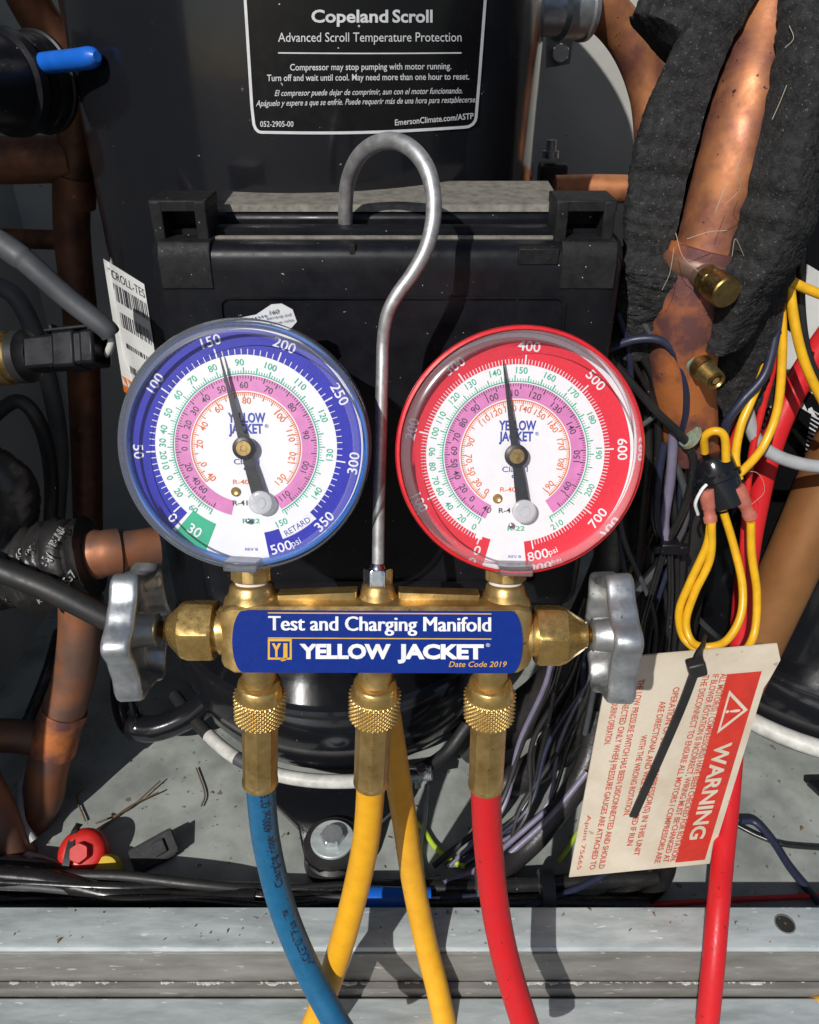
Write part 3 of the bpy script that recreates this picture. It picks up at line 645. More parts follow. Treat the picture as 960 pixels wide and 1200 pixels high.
    # socket
    u = UL if not red else URt
    b0 = mw(u, vt+5.5, HB); q = (C-MO).dot(EV)-36.8; L = q-(vt+5.5)
    make('socket', MB().hexn(b0, b0+EV, [(0, 4.4, 4.6), (1.6, None, 4.6), (1.7, 6.0, 6.2), (2.2, 6.0, 6.9), (L+.5, 6.0, 6.9)], sides=4, rot=R(0)).lathe(b0, b0+EV, [(L, 5.6), (L+4, 5.6)], 24), 'brass', G, sharp=25)
    pt = MB()
    pt.lathe(b0-EV*.2, b0+EV, [(0, 5.3), (.3, 5.55), (1.1, 5.6), (1.5, 5.2), (1.9, 5.3), (2.3, 4.8)], 40); make('thread_tape', pt, 'ptfe', G)
    return G
gauge(288.5, 524, 284, 'blue'); gauge(603.8, 533, 610, 'red')
# peeled sticker behind the blue gauge
Ys = byf-3
sp = [(212, 392), (225, 384), (265, 376), (300, 369), (318, 357), (330, 356), (343, 363), (348, 377), (340, 386), (300, 392), (250, 394)]
st = MB(); O_ = V3((0, Ys, 0)); pp = [atY(x, y, 252) for x, y in sp]
st.add([p for p in pp]+[p+V3((0, .4, 0)) for p in pp], [tuple(range(len(pp))), tuple(range(2*len(pp)-1, len(pp)-1, -1))]+[(i, (i+1) % len(pp), len(pp)+(i+1) % len(pp), len(pp)+i) for i in range(len(pp))])
hs = thing('hang_tag', pp[5], 'white paper tag curling up behind the top of the blue gauge', 'paper tag')
make('paper', st, 'sticker', hs)
t = MB(); F = lambda px, py: atY(px, py, 251.5)
for s, x0, x1, y, c in (('160', 316, 327, 369, 5), ('unit', 291, 314, 375, 3), ('warranty and', 312, 341, 375, 3.4), ('follow rules', 316, 344, 381, 3)): text_px(t, s, x0, x1, y, c, F, 0, slope=-.18)
make('tag_print', t, 'ink_dark', hs)
make('orange_corner', MB().grid([[F(211, 393), F(222, 385.5)], [F(224, 393), F(240, 381.5)]]), 'sticker_orange', hs)

# ================================================================ HOSES
def knurl(a, d, Lc):
    n, nz = 256, 48; S = [Lc*i/nz for i in range(nz+1)]; kx = 32; pz = 2*math.pi/1.933
    def tri(x): x = (x/(2*math.pi)) % 1; return 1-abs(2*x-1)
    def rf(i, th):
        z = S[i]; e = min(1, i/3, (nz-i)/3); return 8.35+.9*e*min(1, 1.5*min(tri(kx*th+pz*z), tri(kx*th-pz*z)))
    return MB().radial(a, a+d, S, rf, n)
hose_defs = [
 ('charging_hose', 'blue charging hose with dark print hanging from the left manifold port', 'hose_blue', 0, [(305, 915, 201.5), (312, 985, 199), (330, 1060, 192), (358, 1130, 182), (392, 1195, 170), (425, 1245, 160)], 5.55),
 ('charging_hose', 'yellow charging hose screwed to the middle manifold port', 'hose_yellow', 1, [(435, 915, 203), (429, 985, 201), (413, 1060, 196), (393, 1130, 189), (372, 1190, 183), (350, 1240, 176)], 5.5),
 ('charging_hose', 'thick red charging hose screwed to the right manifold port', 'hose_red', 2, [(569.5, 918, 202.5), (572, 985, 200), (580, 1060, 193), (593, 1125, 184), (612, 1190, 173), (632, 1250, 162)], 5.9)]
for nm, lb_, m, i, pts, r in hose_defs:
    a = pa[i]; end = atY(*pts[0]); a2 = a-EV*8.2; d = (end-a2).normalized()
    T = thing(nm, end, lb_, 'hose')
    kn = MB().lathe(a2, a2+d, [(0, 6.2), (.3, 7.0), (.8, 7.5), (3.6, 7.9), (5.0, 8.3), (5.3, 8.3)], 56)
    cn = make('coupling_nut', kn, 'brass_clean', T)
    make('knurling', knurl(a2+d*5.3, d, 11.6), 'brass_clean', cn, sharp=70)
    b = a2+d*16.9; Lf = max(8, (end-b).length+.6)
    fr = MB().hexn(b, b+d, [(0, None, 7.6), (.4, None, 6.6), (.5, 6.0, 6.2), (1.6, 6.0, 6.65), (Lf-3.2, 6.1, 6.65), (Lf-2.4, 6.4, 6.4), (Lf-1.6, None, 6.75), (Lf-.3, None, 6.85), (Lf, None, 6.5), (Lf+.01, None, 5.2)], sides=8)
    make('ferrule', fr, 'brass', T, sharp=20)
    path = spline([end-d*2.5]+[atY(*p) for p in pts], 10)
    hz = make('hose', MB().tube(path, r, 28), m, T)
    if i == 0:
        # print along the hose
        cum = [0]
        for k in range(1, len(path)): cum.append(cum[-1]+(path[k]-path[k-1]).length)
        tot = cum[-1]
        def hs_(u, v):
            s = max(0, min(tot-.01, u)); k = max(j for j in range(len(cum)) if cum[j] <= s); k = min(k, len(path)-2)
            q = (s-cum[k])/(cum[k+1]-cum[k]); p = path[k].lerp(path[k+1], q); tt = (path[min(k+2, len(path)-1)]-path[max(k-1, 0)]).normalized()
            e = (EYE-p); e = (e-tt*e.dot(tt)).normalized(); f_ = e.cross(tt)   # sideways on the picture
            an = v/r; return p+(e*math.cos(an)+f_*math.sin(an))*(r+.06)
        t = MB()
        for s, u0_, wd, cp in (('4000psi (275 Bar)', 27, 29, 3.2), ('•', 34.5, 1, 1.2), ('Charging Hose', 57, 27, 3.3), ('Plus II™', 82, 13, 3.2), ('JACKET®', 99, 14, 3.2)):
            vs, fs = glyphs(s, .022)
            ax_, bx_ = min(v.x for v in vs), max(v.x for v in vs); kk = wd/(bx_-ax_)
            u_end = u0_ if s != '•' else 29.5
            t.add([hs_(u_end-(v.x-ax_)*kk, -(v.y/CAP*cp-cp/2)+1.2) for v in vs], fs)
        make('print', t, 'ink_dark', hz)
yp = pxpath([(444, 790, 226), (455, 845, 228), (465, 905, 229), (474, 960, 226), (484, 1030, 224), (498, 1100, 216), (514, 1165, 203), (530, 1240, 188)], 10)
T = thing('charging_hose', yp[0], 'yellow charging hose crossing behind the middle brass coupling', 'hose'); make('hose', MB().tube(yp, 5.6, 28), 'hose_yellow', T)
yp = pxpath([(870, 1218, 215), (905, 1193, 206), (960, 1178, 206), (1010, 1172, 206)], 10)
o = make('charging_hose', MB().tube(yp, 4.2, 24), 'hose_yellow', org=yp[0]); tag(o, 'yellow hose lying across the bottom right corner below the rail', 'hose')
yp = pxpath([(985, 375, 372), (950, 425, 362), (925, 468, 352), (903, 525, 345), (888, 590, 340), (876, 660, 330), (868, 740, 318), (862, 830, 300), (856, 920, 274), (848, 1000, 246), (842, 1060, 224), (836, 1130, 205), (828, 1210, 188)], 10)
o = make('charging_hose', MB().tube(yp, [5.3+max(0, (45-i))*.03 for i in range(len(yp))], 28), 'hose_red', org=yp[0]); tag(o, 'long red hose rising behind the warning tag past the yellow wires', 'hose')

# ================================================================ RIGHT SIDE: copper pipe, foam, valves
def lumpy(pts, r, k=30, n=110):
    path = pxpath(pts, k); seed = random.uniform(0, 90)
    def sec(t, i):
        o = []; L = t*len(path)*.9; rr0 = r*min(1, .55+6*t, .55+6*(1-t))
        for j in range(n):
            a = 2*math.pi*j/n; y, z = math.cos(a)*r, math.sin(a)*r
            q = rr0+mnoise.noise(V3((L*.05+seed, y*.06, z*.06)))*2.4+mnoise.noise(V3((L*.15+seed, y*.15, z*.15)))*1.2-abs(mnoise.noise(V3((L*.55, y*.55, z*.55))))*1.1+mnoise.noise(V3((L*1.1, y*1.1, z*1.1)))*.45
            o.append((q*math.cos(a), -q*math.sin(a)))
        return o
    return MB().grid(sweep(path, sec), True, True, True)
def sweep(path, sec, ref=None):
    rows = []; N = len(path)
    for i, p in enumerate(path):
        t = (path[min(i+1, N-1)]-path[max(i-1, 0)]).normalized(); e = (EYE-V3((60, 0, 0)))-p; e = (e-t*e.dot(t)).normalized(); f_ = e.cross(t)
        rows.append([p+e*a+f_*b for a, b in sec(i/(N-1), i)])
    return rows
sp_px = [(918, -60, 345), (906, 0, 334), (893, 60, 325), (878, 120, 316), (858, 200, 309), (836, 280, 306), (816, 340, 304), (804, 390, 305), (800, 440, 308)]
sp = pxpath(sp_px, 10)
pipe = thing('suction_pipe', sp[-1], 'thick copper pipe running down inside the split black foam', 'pipe')
make('tube', MB().tube(sp, 13.2, 40), 'copper', pipe)
sp2 = pxpath([(830, 290, 303.5), (812, 340, 303), (802, 390, 304), (800, 440, 307), (806, 490, 310), (812, 530, 312)], 10)
make('brazed_joint', MB().tube(sp2, [14.6]*14+[14.6-.09*i for i in range(len(sp2)-14)], 40), 'copper_heat', pipe)
cl = pxpath([(826, 300, 303), (818, 322, 303)], 6)
make('collar', MB().tube(cl, [14.4, 15.2, 15.4, 15.4, 15.4, 15.0, 14.2], 40), 'copper_tarnish', pipe)
# capped valve
A = atY(822, 322, 292); B = atY(851, 343, 277); d = (B-A); L = d.length
vs_ = make('capped_valve', MB().lathe(A, B, [(-4, 6), (L*.05, 5.2), (L*.22, 4.8)], 32), 'copper_tarnish', pipe)
make('cap', MB().hexn(A, B, [(L*.22, 5, 5), (L*.25, 5, 5.8), (L*.48, 5, 5.8), (L*.5, None, 5), (L*.55, None, 5), (L*.56, None, 5.6), (L*1.0, None, 5.6), (L*1.04, None, 5.2)]), 'brass_dull', vs_, sharp=22)
A = atY(812, 420, 296); B = atY(840, 447, 281); d = (B-A); L = d.length
ss = make('service_port', MB().lathe(A, B, [(-4, 7), (1, 6.4), (3, 5.0), (4, 4.6)], 28), 'verdigris', pipe)
sprf = [(4, 4.0)]; x = 4
sprf += [(5, 4.7), (8.5, 4.7), (8.6, 3.9)]; x = 8.6
while x < L-1: sprf += [(x, 3.9), (x+.4, 3.4)]; x += .8
sprf += [(L, 3.6), (L+.2, 3.0), (L-.6, 2.5), (L-2, 2.4)]
make('threads', MB().lathe(A, B, sprf, 28), 'brass_dull', ss, sharp=15)
make('valve_core', MB().lathe(A, B, [(L-2, 1.5), (L-.3, 1.4), (L-.1, .7), (L, .1)], 16), 'brass_clean', ss)
make('green_stain', MB().lathe(atY(806, 510, 297), atY(812, 514, 297.5), [(0, 2), (.5, 5), (2, 5.5), (3, 1)], 20), 'verdigris', pipe)
# foam: C-section with two lips
random.seed(3)
fo = pxpath([(925, -40, 345), (908, 5, 332), (890, 60, 322), (872, 120, 314), (852, 200, 308), (834, 270, 306), (816, 330, 306), (806, 385, 309)], 34)
def lerpkey(key, t):
    for (a, b), (c, d_) in zip(key, key[1:]):
        if a <= t <= c: return b+(d_-b)*(t-a)/(c-a)
    return key[-1][1]
def fsec(t, i):
    g_ = lerpkey([(0, 4), (.12, 5), (.20, 13), (.32, 34), (.48, 50), (.62, 54), (.75, 52), (.88, 46), (1, 42)], t)
    gl = g_+5*mnoise.noise(V3((t*9, 0, 1)))+4*mnoise.noise(V3((t*34, 3, 1))); gr = g_*.85+5*mnoise.noise(V3((t*8, 9, 4)))+4*mnoise.noise(V3((t*30, 5, 2)))
    ro = lerpkey([(0, 19), (.13, 19.5), (.28, 27), (.45, 33.5), (.68, 33), (.85, 29), (1, 24)], t); ri = 13.9; o = []; n = 150
    for k in range(n+1):
        a = R(gl+(360-gl-gr)*k/n); e = min(k, n-k)/n*100
        rr = ro-(ro-ri)*.55*max(0, 1-e/4.0)**2
        x, y, z = t*200, math.cos(a)*ro, math.sin(a)*ro
        rr += mnoise.noise(V3((x*.03, y*.035, z*.035)))*2.6+mnoise.noise(V3((x*.11, y*.11, z*.11)))*.9
        rr += abs(mnoise.noise(V3((x*.55, y*.55, z*.55))))*-1.1+mnoise.noise(V3((x*1.1, y*1.1, z*1.1)))*.45
        o.append((rr*math.cos(a), -rr*math.sin(a)))
    for k in range(n, -1, -6):
        a = R(gl-1+(362-gl-gr)*k/n); o.append((ri*math.cos(a), -ri*math.sin(a)))
    return o
fm = MB().grid(sweep(fo, fsec), True, True, True)
foam = make('pipe_insulation', fm, 'foam', org=fo[-1], sharp=80); tag(foam, 'split black foam sleeve wrapped around the thick copper pipe', 'pipe insulation')
tp = MB().lathe(atD(882, 42, 270), atD(935, 20, 275), [(0, 3), (3, 6), (10, 7), (16, 5), (18, 2)], 20)
tx = pxpath([(860, 415, 325), (865, 360, 322), (870, 310, 318)], 8)
o = make('pipe_insulation', lumpy([(740, 410, 318), (752, 365, 313), (760, 330, 309), (768, 295, 306)], 14), 'foam', sharp=80, org=atY(740, 400, 318)); tag(o, 'torn lower end of black foam left of the stained copper joint', 'pipe insulation')
o = make('pipe_insulation', lumpy([(862, 480, 330), (866, 420, 325), (870, 360, 318), (884, 300, 312)], 15), 'foam', sharp=80, org=atY(862, 480, 330)); tag(o, 'torn lower end of black foam right of the brass capped valve', 'pipe insulation')
o = make('pipe_insulation', lumpy([(795, 75, 352), (840, 12, 354), (905, -20, 356), (1010, -50, 358)], 26, 40, 140), 'foam', sharp=80, org=atY(810, 40, 350)); tag(o, 'second black foam sleeve crossing behind at the top right corner', 'pipe insulation')
for lb_, pts in zip(('pale thread curving above the brass cap','pale zigzag thread on the copper low in the foam opening','short pale thread on the copper left of the zigzag one','pale thread at the lower left lip of the foam','short pale thread near the foam top right of the opening','short pale thread high on the right foam lobe','tiny hooked thread right of the brass cap','thin curled hair beside the right pink terminal','pale thread lying level across the copper above the brass cap'),([(792, 273, 280), (800, 300, 276), (818, 318, 276)], [(868, 185, 276), (862, 205, 276), (868, 220, 277), (850, 240, 280)], [(850, 218, 280), (840, 245, 279), (838, 256, 280)], [(790, 290, 278), (785, 320, 278), (776, 340, 280)], [(925, 30, 300), (930, 45, 298), (920, 56, 297)], [(922, 100, 292), (914, 120, 290), (905, 140, 288)], [(858, 300, 283), (862, 280, 283), (872, 300, 285)], [(848, 560, 300), (885, 553, 300), (896, 575, 300), (880, 592, 300)], [(805, 280, 279), (830, 272, 278), (852, 270, 279)])):
    wire('thread', pts, .10, 'thread', lb_, 'thread', 'loose threads on the foam', n=5)

# curved pipe at the top right, crimp fitting and copper stub
cp = pxpath([(676, 2, 462), (700, 8, 466), (722, 26, 469), (742, 55, 470), (757, 92, 470), (765, 132, 468), (768, 200, 462)], 10)
T = thing('discharge_pipe', cp[0], 'bare copper pipe curving from a crimped fitting at the top right', 'pipe'); make('tube', MB().tube(cp, 10.5, 32), 'copper', T)
A, B = atY(650, 10, 455), atY(688, 8, 462); L = (B-A).length
make('crimp_fitting', MB().lathe(A, B, [(-30, 10), (0, 12), (2, 14), (L*.75, 14), (L*.8, 15), (L*.92, 15), (L, 12)], 40), 'zinc', T)
cp = pxpath([(650, 222, 500), (690, 221, 500), (745, 222, 500), (790, 224, 500)], 6)
o = make('liquid_pipe', MB().tube(cp, 8, 24), 'copper', org=cp[0]); tag(o, 'short shiny copper pipe level with the case top at right', 'pipe')
br_ = thing('mounting_bracket', atY(655, 60, 560), 'small steel bracket with a bolt beside the compressor flank', 'bracket')
make('plate', MB().add([atY(x, y, 600) for x, y in ((640, 40), (672, 45), (668, 75), (640, 80))]+[atY(x, y, 604) for x, y in ((640, 40), (672, 45), (668, 75), (640, 80))], [(0, 1, 2, 3), (7, 6, 5, 4), (0, 4, 5, 1), (1, 5, 6, 2), (2, 6, 7, 3), (3, 7, 4, 0)]), 'galv_dark', br_)
c = atY(656, 62, 599); make('bolt', MB().hexn(c, c+V3((0, -1, 0)), [(0, 5, 6), (4, 5, 6), (5, 5, 5)]), 'zinc', br_, sharp=20)
br_ = thing('rubber_mount', atY(648, 190, 520), 'black rubber mount block beside the compressor right flank', 'mount')
make('block', MB().span(atY(632, 225, 520), atY(662, 188, 536)), 'black_rubber', br_, bevel=2)
c = atY(645, 185, 525); make('bolt', MB().lathe(c, c+V3((0, 0, 1)), [(0, 5), (4, 5), (4, 3), (10, 3)], 20), 'zinc', br_)

# brown pipe lower right
cp = pxpath([(1020, 460, 350), (980, 542, 344), (950, 612, 338), (925, 668, 334), (884, 757, 328), (850, 830, 326)], 8)
o = make('brown_pipe', MB().tube(cp, 14.2, 36), 'brown_pipe', org=cp[-1]); tag(o, 'broad brown pipe slanting down at the right edge behind the tag', 'pipe')

# pressure switch
A, B = atY(833, 540, 300), atY(850, 592, 292); L = (B-A).length; d = (B-A).normalized()
ps = thing('pressure_switch', A, 'small round black pressure switch with two pink sleeved terminals', 'switch')
make('body', MB().lathe(A, B, [(-3, 3), (-2, 8), (0, 9.2), (5, 9.6), (6, 10.6), (8, 10.6), (8.6, 9.6), (14, 9.4), (L, 8.6), (L+.6, 7.2)], 40), 'black_paint', ps)
for (a, b, c, d_) in ((829, 578, 833, 612), (865, 575, 880, 608)):
    P0, P1 = atY(a, b, 289), atY(c, d_, 286); L2 = (P1-P0).length
    make('terminal_sleeve', MB().radial(P0, P1, [-2, 0, L2*.5, L2*.55, L2*.75, L2*.8, L2, L2+.3], lambda i, th: (3.3, 3.4, 3.1, 2.6, 2.5, 3.0, 2.8, 1.6)[i]*(1-.25*abs(math.sin(th))), 20), 'terminal', ps)
make('paint_mark', MB().tube(pxpath([(818, 603, 287), (815, 590, 285.5), (822, 575, 285.5), (828, 568, 287)], 4), .7, 6), 'plate_white', ps)

# yellow wires
WG = 'yellow wires around the pressure switch'
for pts, r, lb_ in (
 ([(935, 215, 330), (928, 240, 325), (924, 300, 318), (930, 370, 312), (945, 430, 308), (975, 490, 306)], 2.0, 'yellow wire dropping from the foam and crossing the red hose'),
 ([(912, 312, 316), (922, 325, 314), (940, 336, 313), (975, 350, 312)], 2.0, 'short yellow wire bending off to the right edge below the foam'),
 ([(908, 280, 322), (906, 345, 318), (899, 420, 312), (880, 470, 306), (868, 500, 302), (862, 535, 298), (866, 562, 294)], 1.85, 'yellow wire curving left of the navy wire to the switch'),
 ([(914, 330, 318), (917, 400, 314), (912, 475, 308), (895, 522, 302), (872, 550, 296), (858, 560, 293)], 1.85, 'yellow wire running beside the red hose to the switch'),
 ([(826, 530, 298), (826, 512, 296), (838, 505, 294), (849, 512, 293), (851, 540, 292)], 1.75, 'small yellow wire loop over the top of the switch'),
 ([(833, 612, 286), (828, 640, 284), (808, 684, 281), (796, 716, 279), (800, 745, 276), (816, 762, 270), (826, 770, 266)], 1.8, 'outer yellow wire loop below the left pink terminal'),
 ([(834, 612, 285), (832, 655, 282), (814, 695, 279), (804, 728, 276), (811, 752, 270), (830, 758, 264), (852, 750, 266), (868, 722, 272), (870, 685, 280), (860, 640, 288), (848, 600, 292)], 1.8, 'inner yellow wire loop closing under the switch'),
 ([(880, 612, 285), (881, 650, 282), (887, 695, 278), (884, 742, 270), (868, 768, 262), (845, 773, 258), (824, 768, 258)], 1.8, 'yellow wire from the right pink terminal to the tag tie')):
    wire('yellow_wire', pts, r, 'wire_yellow', lb_, 'wire', WG, n=12)
wire('red_wire', [(908, 330, 321), (902, 370, 318), (893, 425, 316), (872, 485, 312), (858, 520, 310), (850, 560, 310)], 1.6, 'wire_red', 'thin red wire beside the yellow wires under the foam', 'wire')
wire('red_wire', [(975, 50, 330), (955, 85, 330), (938, 110, 334), (930, 125, 340)], 1.7, 'wire_red', 'red wire end poking out beside the foam at the top right', 'wire')
wire('navy_wire', [(920, 235, 322), (915, 300, 318), (912, 370, 313), (898, 435, 307), (870, 470, 304), (852, 495, 304), (848, 520, 306)], 2.0, 'wire_navy', 'navy wire sweeping past the brass valve to the switch', 'wire')
wire('grey_cable', [(872, 460, 318), (880, 500, 316), (890, 520, 315), (912, 535, 313), (945, 545, 312), (985, 548, 312)], 3.0, 'wire_grey', 'pale grey cable bending over the red hose to the right', 'cable')

# harness between case and copper pipe
HG = 'dark wires hanging between the case and the copper pipe'
for k, (pts, r, m, lb_) in enumerate((
 ([(705, 412, 300), (745, 398, 296), (780, 402, 294), (800, 435, 294), (804, 480, 297), (795, 520, 302)], 1.7, 'wire_navy', 'navy wire arching over from the case to the copper joint'),
 ([(765, 398, 304), (782, 440, 302), (789, 500, 302), (786, 560, 302), (779, 610, 302), (782, 640, 302)], 2.2, 'wire_purple', 'grey purple wire hanging down beside the case'),
 ([(778, 520, 303), (771, 570, 303), (772, 618, 302), (790, 640, 302)], 1.8, 'wire_navy', 'navy wire loop hanging to the knot beside the red gauge'),
 ([(715, 420, 298), (765, 478, 296), (806, 520, 296), (812, 555, 297), (800, 600, 299), (780, 640, 302)], 1.8, 'black_cable', 'black wire slanting in front of the purple wire to the switch'),
 ([(735, 400, 304), (765, 440, 305), (772, 520, 306), (766, 600, 306), (776, 640, 304)], 1.9, 'black_cable', 'black wire hanging closest to the case edge'),
 ([(725, 385, 308), (755, 410, 310), (760, 520, 312), (752, 620, 312), (745, 720, 312)], 2.1, 'black_rubber', 'dark wire running straight down beside the red gauge'),
 ([(780, 640, 303), (765, 690, 303), (752, 740, 303), (750, 800, 303)], 1.6, 'black_cable', 'black wire tail falling left from the knot'),
 ([(785, 642, 303), (786, 700, 304), (782, 760, 304), (780, 820, 304)], 1.6, 'black_cable', 'black wire tail falling straight from the knot'),
 ([(770, 600, 315), (730, 700, 318), (715, 800, 325), (700, 880, 330), (670, 930, 310)], 3.0, 'black_cable', 'thick black cable descending behind the right hand wheel'),
 ([(800, 620, 320), (790, 720, 322), (770, 830, 326), (730, 920, 330)], 3.4, 'black_rubber', 'thick dull black cable behind the hanging knot'))):
    wire('harness_wire', pts, r, m, lb_, 'wire', HG, n=10)
for pts, r, lb_ in (  # added black tubes: cover the lit back panel and blacken the pan
 ([(700, 370, 345), (722, 430, 345), (735, 520, 345), (728, 620, 345), (715, 720, 348), (690, 820, 352), (650, 880, 352)], 13, 'fat black taped loom added behind the wires right of the case to darken the gap'),
 ([(545, 870, 372), (600, 845, 368), (655, 800, 362), (700, 720, 360), (735, 640, 362)], 15, 'fat black taped loom added low behind the right valve to darken the pan'),
 ([(570, 925, 338), (620, 905, 338), (665, 860, 336), (700, 790, 336), (725, 720, 338)], 10, 'black taped loom added on the pan behind the right coupling to darken it'),
 ([(760, 380, 352), (790, 480, 352), (800, 600, 352), (790, 720, 350), (760, 850, 345)], 14, 'fat black taped loom added behind the pressure switch to darken the gap')):
    wire('wiring_loom', pts, r, 'tape_black', lb_, 'loom', n=22)
random.seed(21)
for k in range(16):
    x0 = random.uniform(715, 790); y0 = random.uniform(360, 420); Yb = random.uniform(300, 335); x1 = 740+random.uniform(-20, 60); x2 = random.uniform(690, 800)
    pts = [(x0, y0, Yb), (x0+random.uniform(10, 35), y0+60, Yb), (x1+random.uniform(-8, 20), 520, Yb+4), (x1+random.uniform(-10, 12), 620, Yb+4), (x2, 740, Yb+random.uniform(0, 10)), (x2-random.uniform(0, 40), 860, Yb+10)]
    wire('harness_wire', pts, random.uniform(1.0, 1.7), random.choice(['black_cable', 'black_cable', 'black_rubber', 'wire_navy', 'dark_grey']), 'thin dark wire in the tangle right of the case', 'wire', 'thin dark wires in the tangle right of the case', n=8)
for k in range(9):
    x0 = random.uniform(640, 720); pts = [(x0+random.uniform(0, 50), 700, 325), (x0, 790, random.uniform(318, 330)), (x0-random.uniform(10, 50), 870, 322), (x0-random.uniform(40, 110), 950, 305), (x0-random.uniform(80, 160), 1015, 280)]
    wire('harness_wire', pts, random.uniform(.9, 1.8), random.choice(['black_cable', 'black_rubber', 'black_rubber', 'wire_navy', 'wire_purple']), 'thin wire straggling down to the pan behind the right coupling', 'wire', 'thin wires straggling down to the pan', n=8)
kn = atY(784, 640, 300); ck = MB().box(kn, (9, 7, 6)); ck.box(kn+V3((6, -1, -1)), (5, 4, 5)); ck.box(kn+V3((-6, 0, -1)), (4, 5, 4))
o = make('cable_tie', ck, 'black_plastic', org=kn, bevel=1); tag(o, 'black cable tie knot gathering the dark wires beside the red gauge', 'cable tie')

# ================================================================ WARNING TAG
# a board bent a little, hung from the yellow wire loop
def tagpt(a, b, h=0):
    """a: along the reading direction (0 top..1 bottom), b: across (0 left edge..1 right edge)"""
    L = (715+ (667-715)*a, 772+(1028-772)*a); Rr = (911+(832-911)*a, 755+(1012-755)*a)
    px = L[0]+(Rr[0]-L[0])*b; py = L[1]+(Rr[1]-L[1])*b
    Y = 249-4*math.sin(math.pi*b)*(.4+.6*a)+3*a-6*max(0, b-.75)*(1-a)*2
    return atY(px, py, Y-h)
TG = thing('warning_tag', tagpt(.03, .5), 'cream warning tag with red panel hung from the yellow wires', 'tag')
def tg(h, rows_): return MB().grid([[tagpt(a, b, h) for b in bs__] for a, bs__ in rows_])
na, nbb = 20, 20
rws = []
for i in range(na+1):
    a = i/na; lim = 1.0
    a0 = a
    rws.append([tagpt(a+ (0.0), b*1.0) for b in [j/nbb for j in range(nbb+1)]])
m = MB().grid(rws); back = [[p+V3((0, .8, 0)) for p in r] for r in rws]; m.grid(back)
edge_ = [rws[0], back[0]]; m.grid(edge_); m.grid([rws[-1], back[-1]]); m.grid([[r[0] for r in rws], [r[0] for r in back]]); m.grid([[r[-1] for r in rws], [r[-1] for r in back]])
board = make('board', m, 'paper', TG, sharp=60)
tip = MB().add([tagpt(0, 1), tagpt(.075, 1.05), tagpt(.16, 1.02), tagpt(.2, 1.0), tagpt(.1, .999)], [(0, 1, 2, 3, 4)])
make('torn_corner', tip, 'paper', TG)
h1, h2_ = .3, .55
make('red_panel', MB().grid([[tagpt(.12+(.86)*i/20, b, h1) for b in (.745, .80, .86, .92, .955)] for i in range(21)]), 'tag_red', board)
def tt(m, s, a0, a1, b, cap, bold=0, h=h1):
    vs, fs = glyphs(s, bold); xa = min(v.x for v in vs); xb = max(v.x for v in vs)
    m.add([tagpt(a0+(v.x-xa)/(xb-xa)*(a1-a0), b+v.y/CAP*cap, h) for v in vs], fs)
t = MB(); tt(t, 'WARNING', .44, .88, .80, .10, .03, h2_)
# triangle
A_, B_, C_ = (.235, .93), (.40, .93), (.33, .775)
tri = [(.40, .775), (.22, .775), (.31, .955)]
tri = [(.395, .785), (.195, .785), (.295, .94)]
cxx = sum(p[0] for p in tri)/3; cyy = sum(p[1] for p in tri)/3
for i in range(3):
    p, q = tri[i], tri[(i+1) % 3]; ip = (cxx+(p[0]-cxx)*.74, cyy+(p[1]-cyy)*.74); iq = (cxx+(q[0]-cxx)*.74, cyy+(q[1]-cyy)*.74)
    t.add([tagpt(*p, h2_), tagpt(*q, h2_), tagpt(*iq, h2_), tagpt(*ip, h2_)], [(0, 1, 2, 3)])
tt(t, '!', .288, .302, .805, .085, .03, h2_); make('panel_lettering', t, 'paper', board)
t = MB()
for s, a0, a1, b in (
 ('ALL MOTOR(S) / COMPRESSOR(S) HAVE BEEN CHECKED FOR ROTATION.', .115, .975, .705), ('IF BLOWER ROTATION IS INCORRECT, WIRING MUST BE CHANGED AT', .115, .975, .655), ('THE DISCONNECT TO ENSURE ALL MOTORS / COMPRESSORS ARE', .115, .975, .595),
 ('OPERATION OF SCROLL COMPRESSOR(S) IN THIS UNIT', .16, .93, .43), ('ARE DIRECTIONAL AND WILL BE DAMAGED IF RUN', .22, .88, .365), ('WITH THE WRONG ROTATION.', .37, .74, .295),
 ('THE LOW PRESSURE SWITCH HAS BEEN DISCONNECTED AND SHOULD', .11, .975, .20), ('BE CONNECTED ONLY WHEN PRESSURE GAUGES ARE ATTACHED TO', .11, .975, .135), ('THE UNIT DURING OPERATION.', .11, .40, .065)):
    tt(t, s, a0, a1, b, .04, .014)
tt(t, 'Apunt 75665', .72, .97, .045, .03)
make('fine_print', t, 'tag_red_pale', board)
# tie holding it
z = pxpath([(826, 752, 252), (822, 772, 241), (815, 790, 238)], 5)
zt = thing('zip_tie', z[0], 'long black zip tie hanging down across the warning tag', 'cable tie')
hd = atY(816, 782, 238); make('head', MB().box(hd, (7, 5.5, 7), (V3((.94, 0, .34)), V3((0, 1, 0)), V3((-.34, 0, .94)))), 'black_rubber', zt, bevel=.8)
stp = spline([atY(826, 750, 253), atY(821, 765, 243), hd+V3((0, 0, 2))], 6); 
def strap(path, wd, th):
    rows = []
    for i, p in enumerate(path):
        tt_ = (path[min(i+1, len(path)-1)]-path[max(i-1, 0)]).normalized(); e = V3((0, -1, .2)); e = (e-tt_*e.dot(tt_)).normalized(); f_ = tt_.cross(e)
        rows.append([p+f_*wd/2+e*th/2, p-f_*wd/2+e*th/2, p-f_*wd/2-e*th/2, p+f_*wd/2-e*th/2])
    return MB().grid(rows, True, True, True)
make('loop', strap(stp, 5, 1.3), 'black_rubber', zt)
make('strap', strap(spline([hd, atY(798, 830, 237), atY(770, 895, 236), atY(742, 957, 234)], 6), 3.5, 1.2), 'black_rubber', zt)
ct = strap(spline([atY(818, 800, 241), atY(823, 775, 240)], 3), 4, 1)

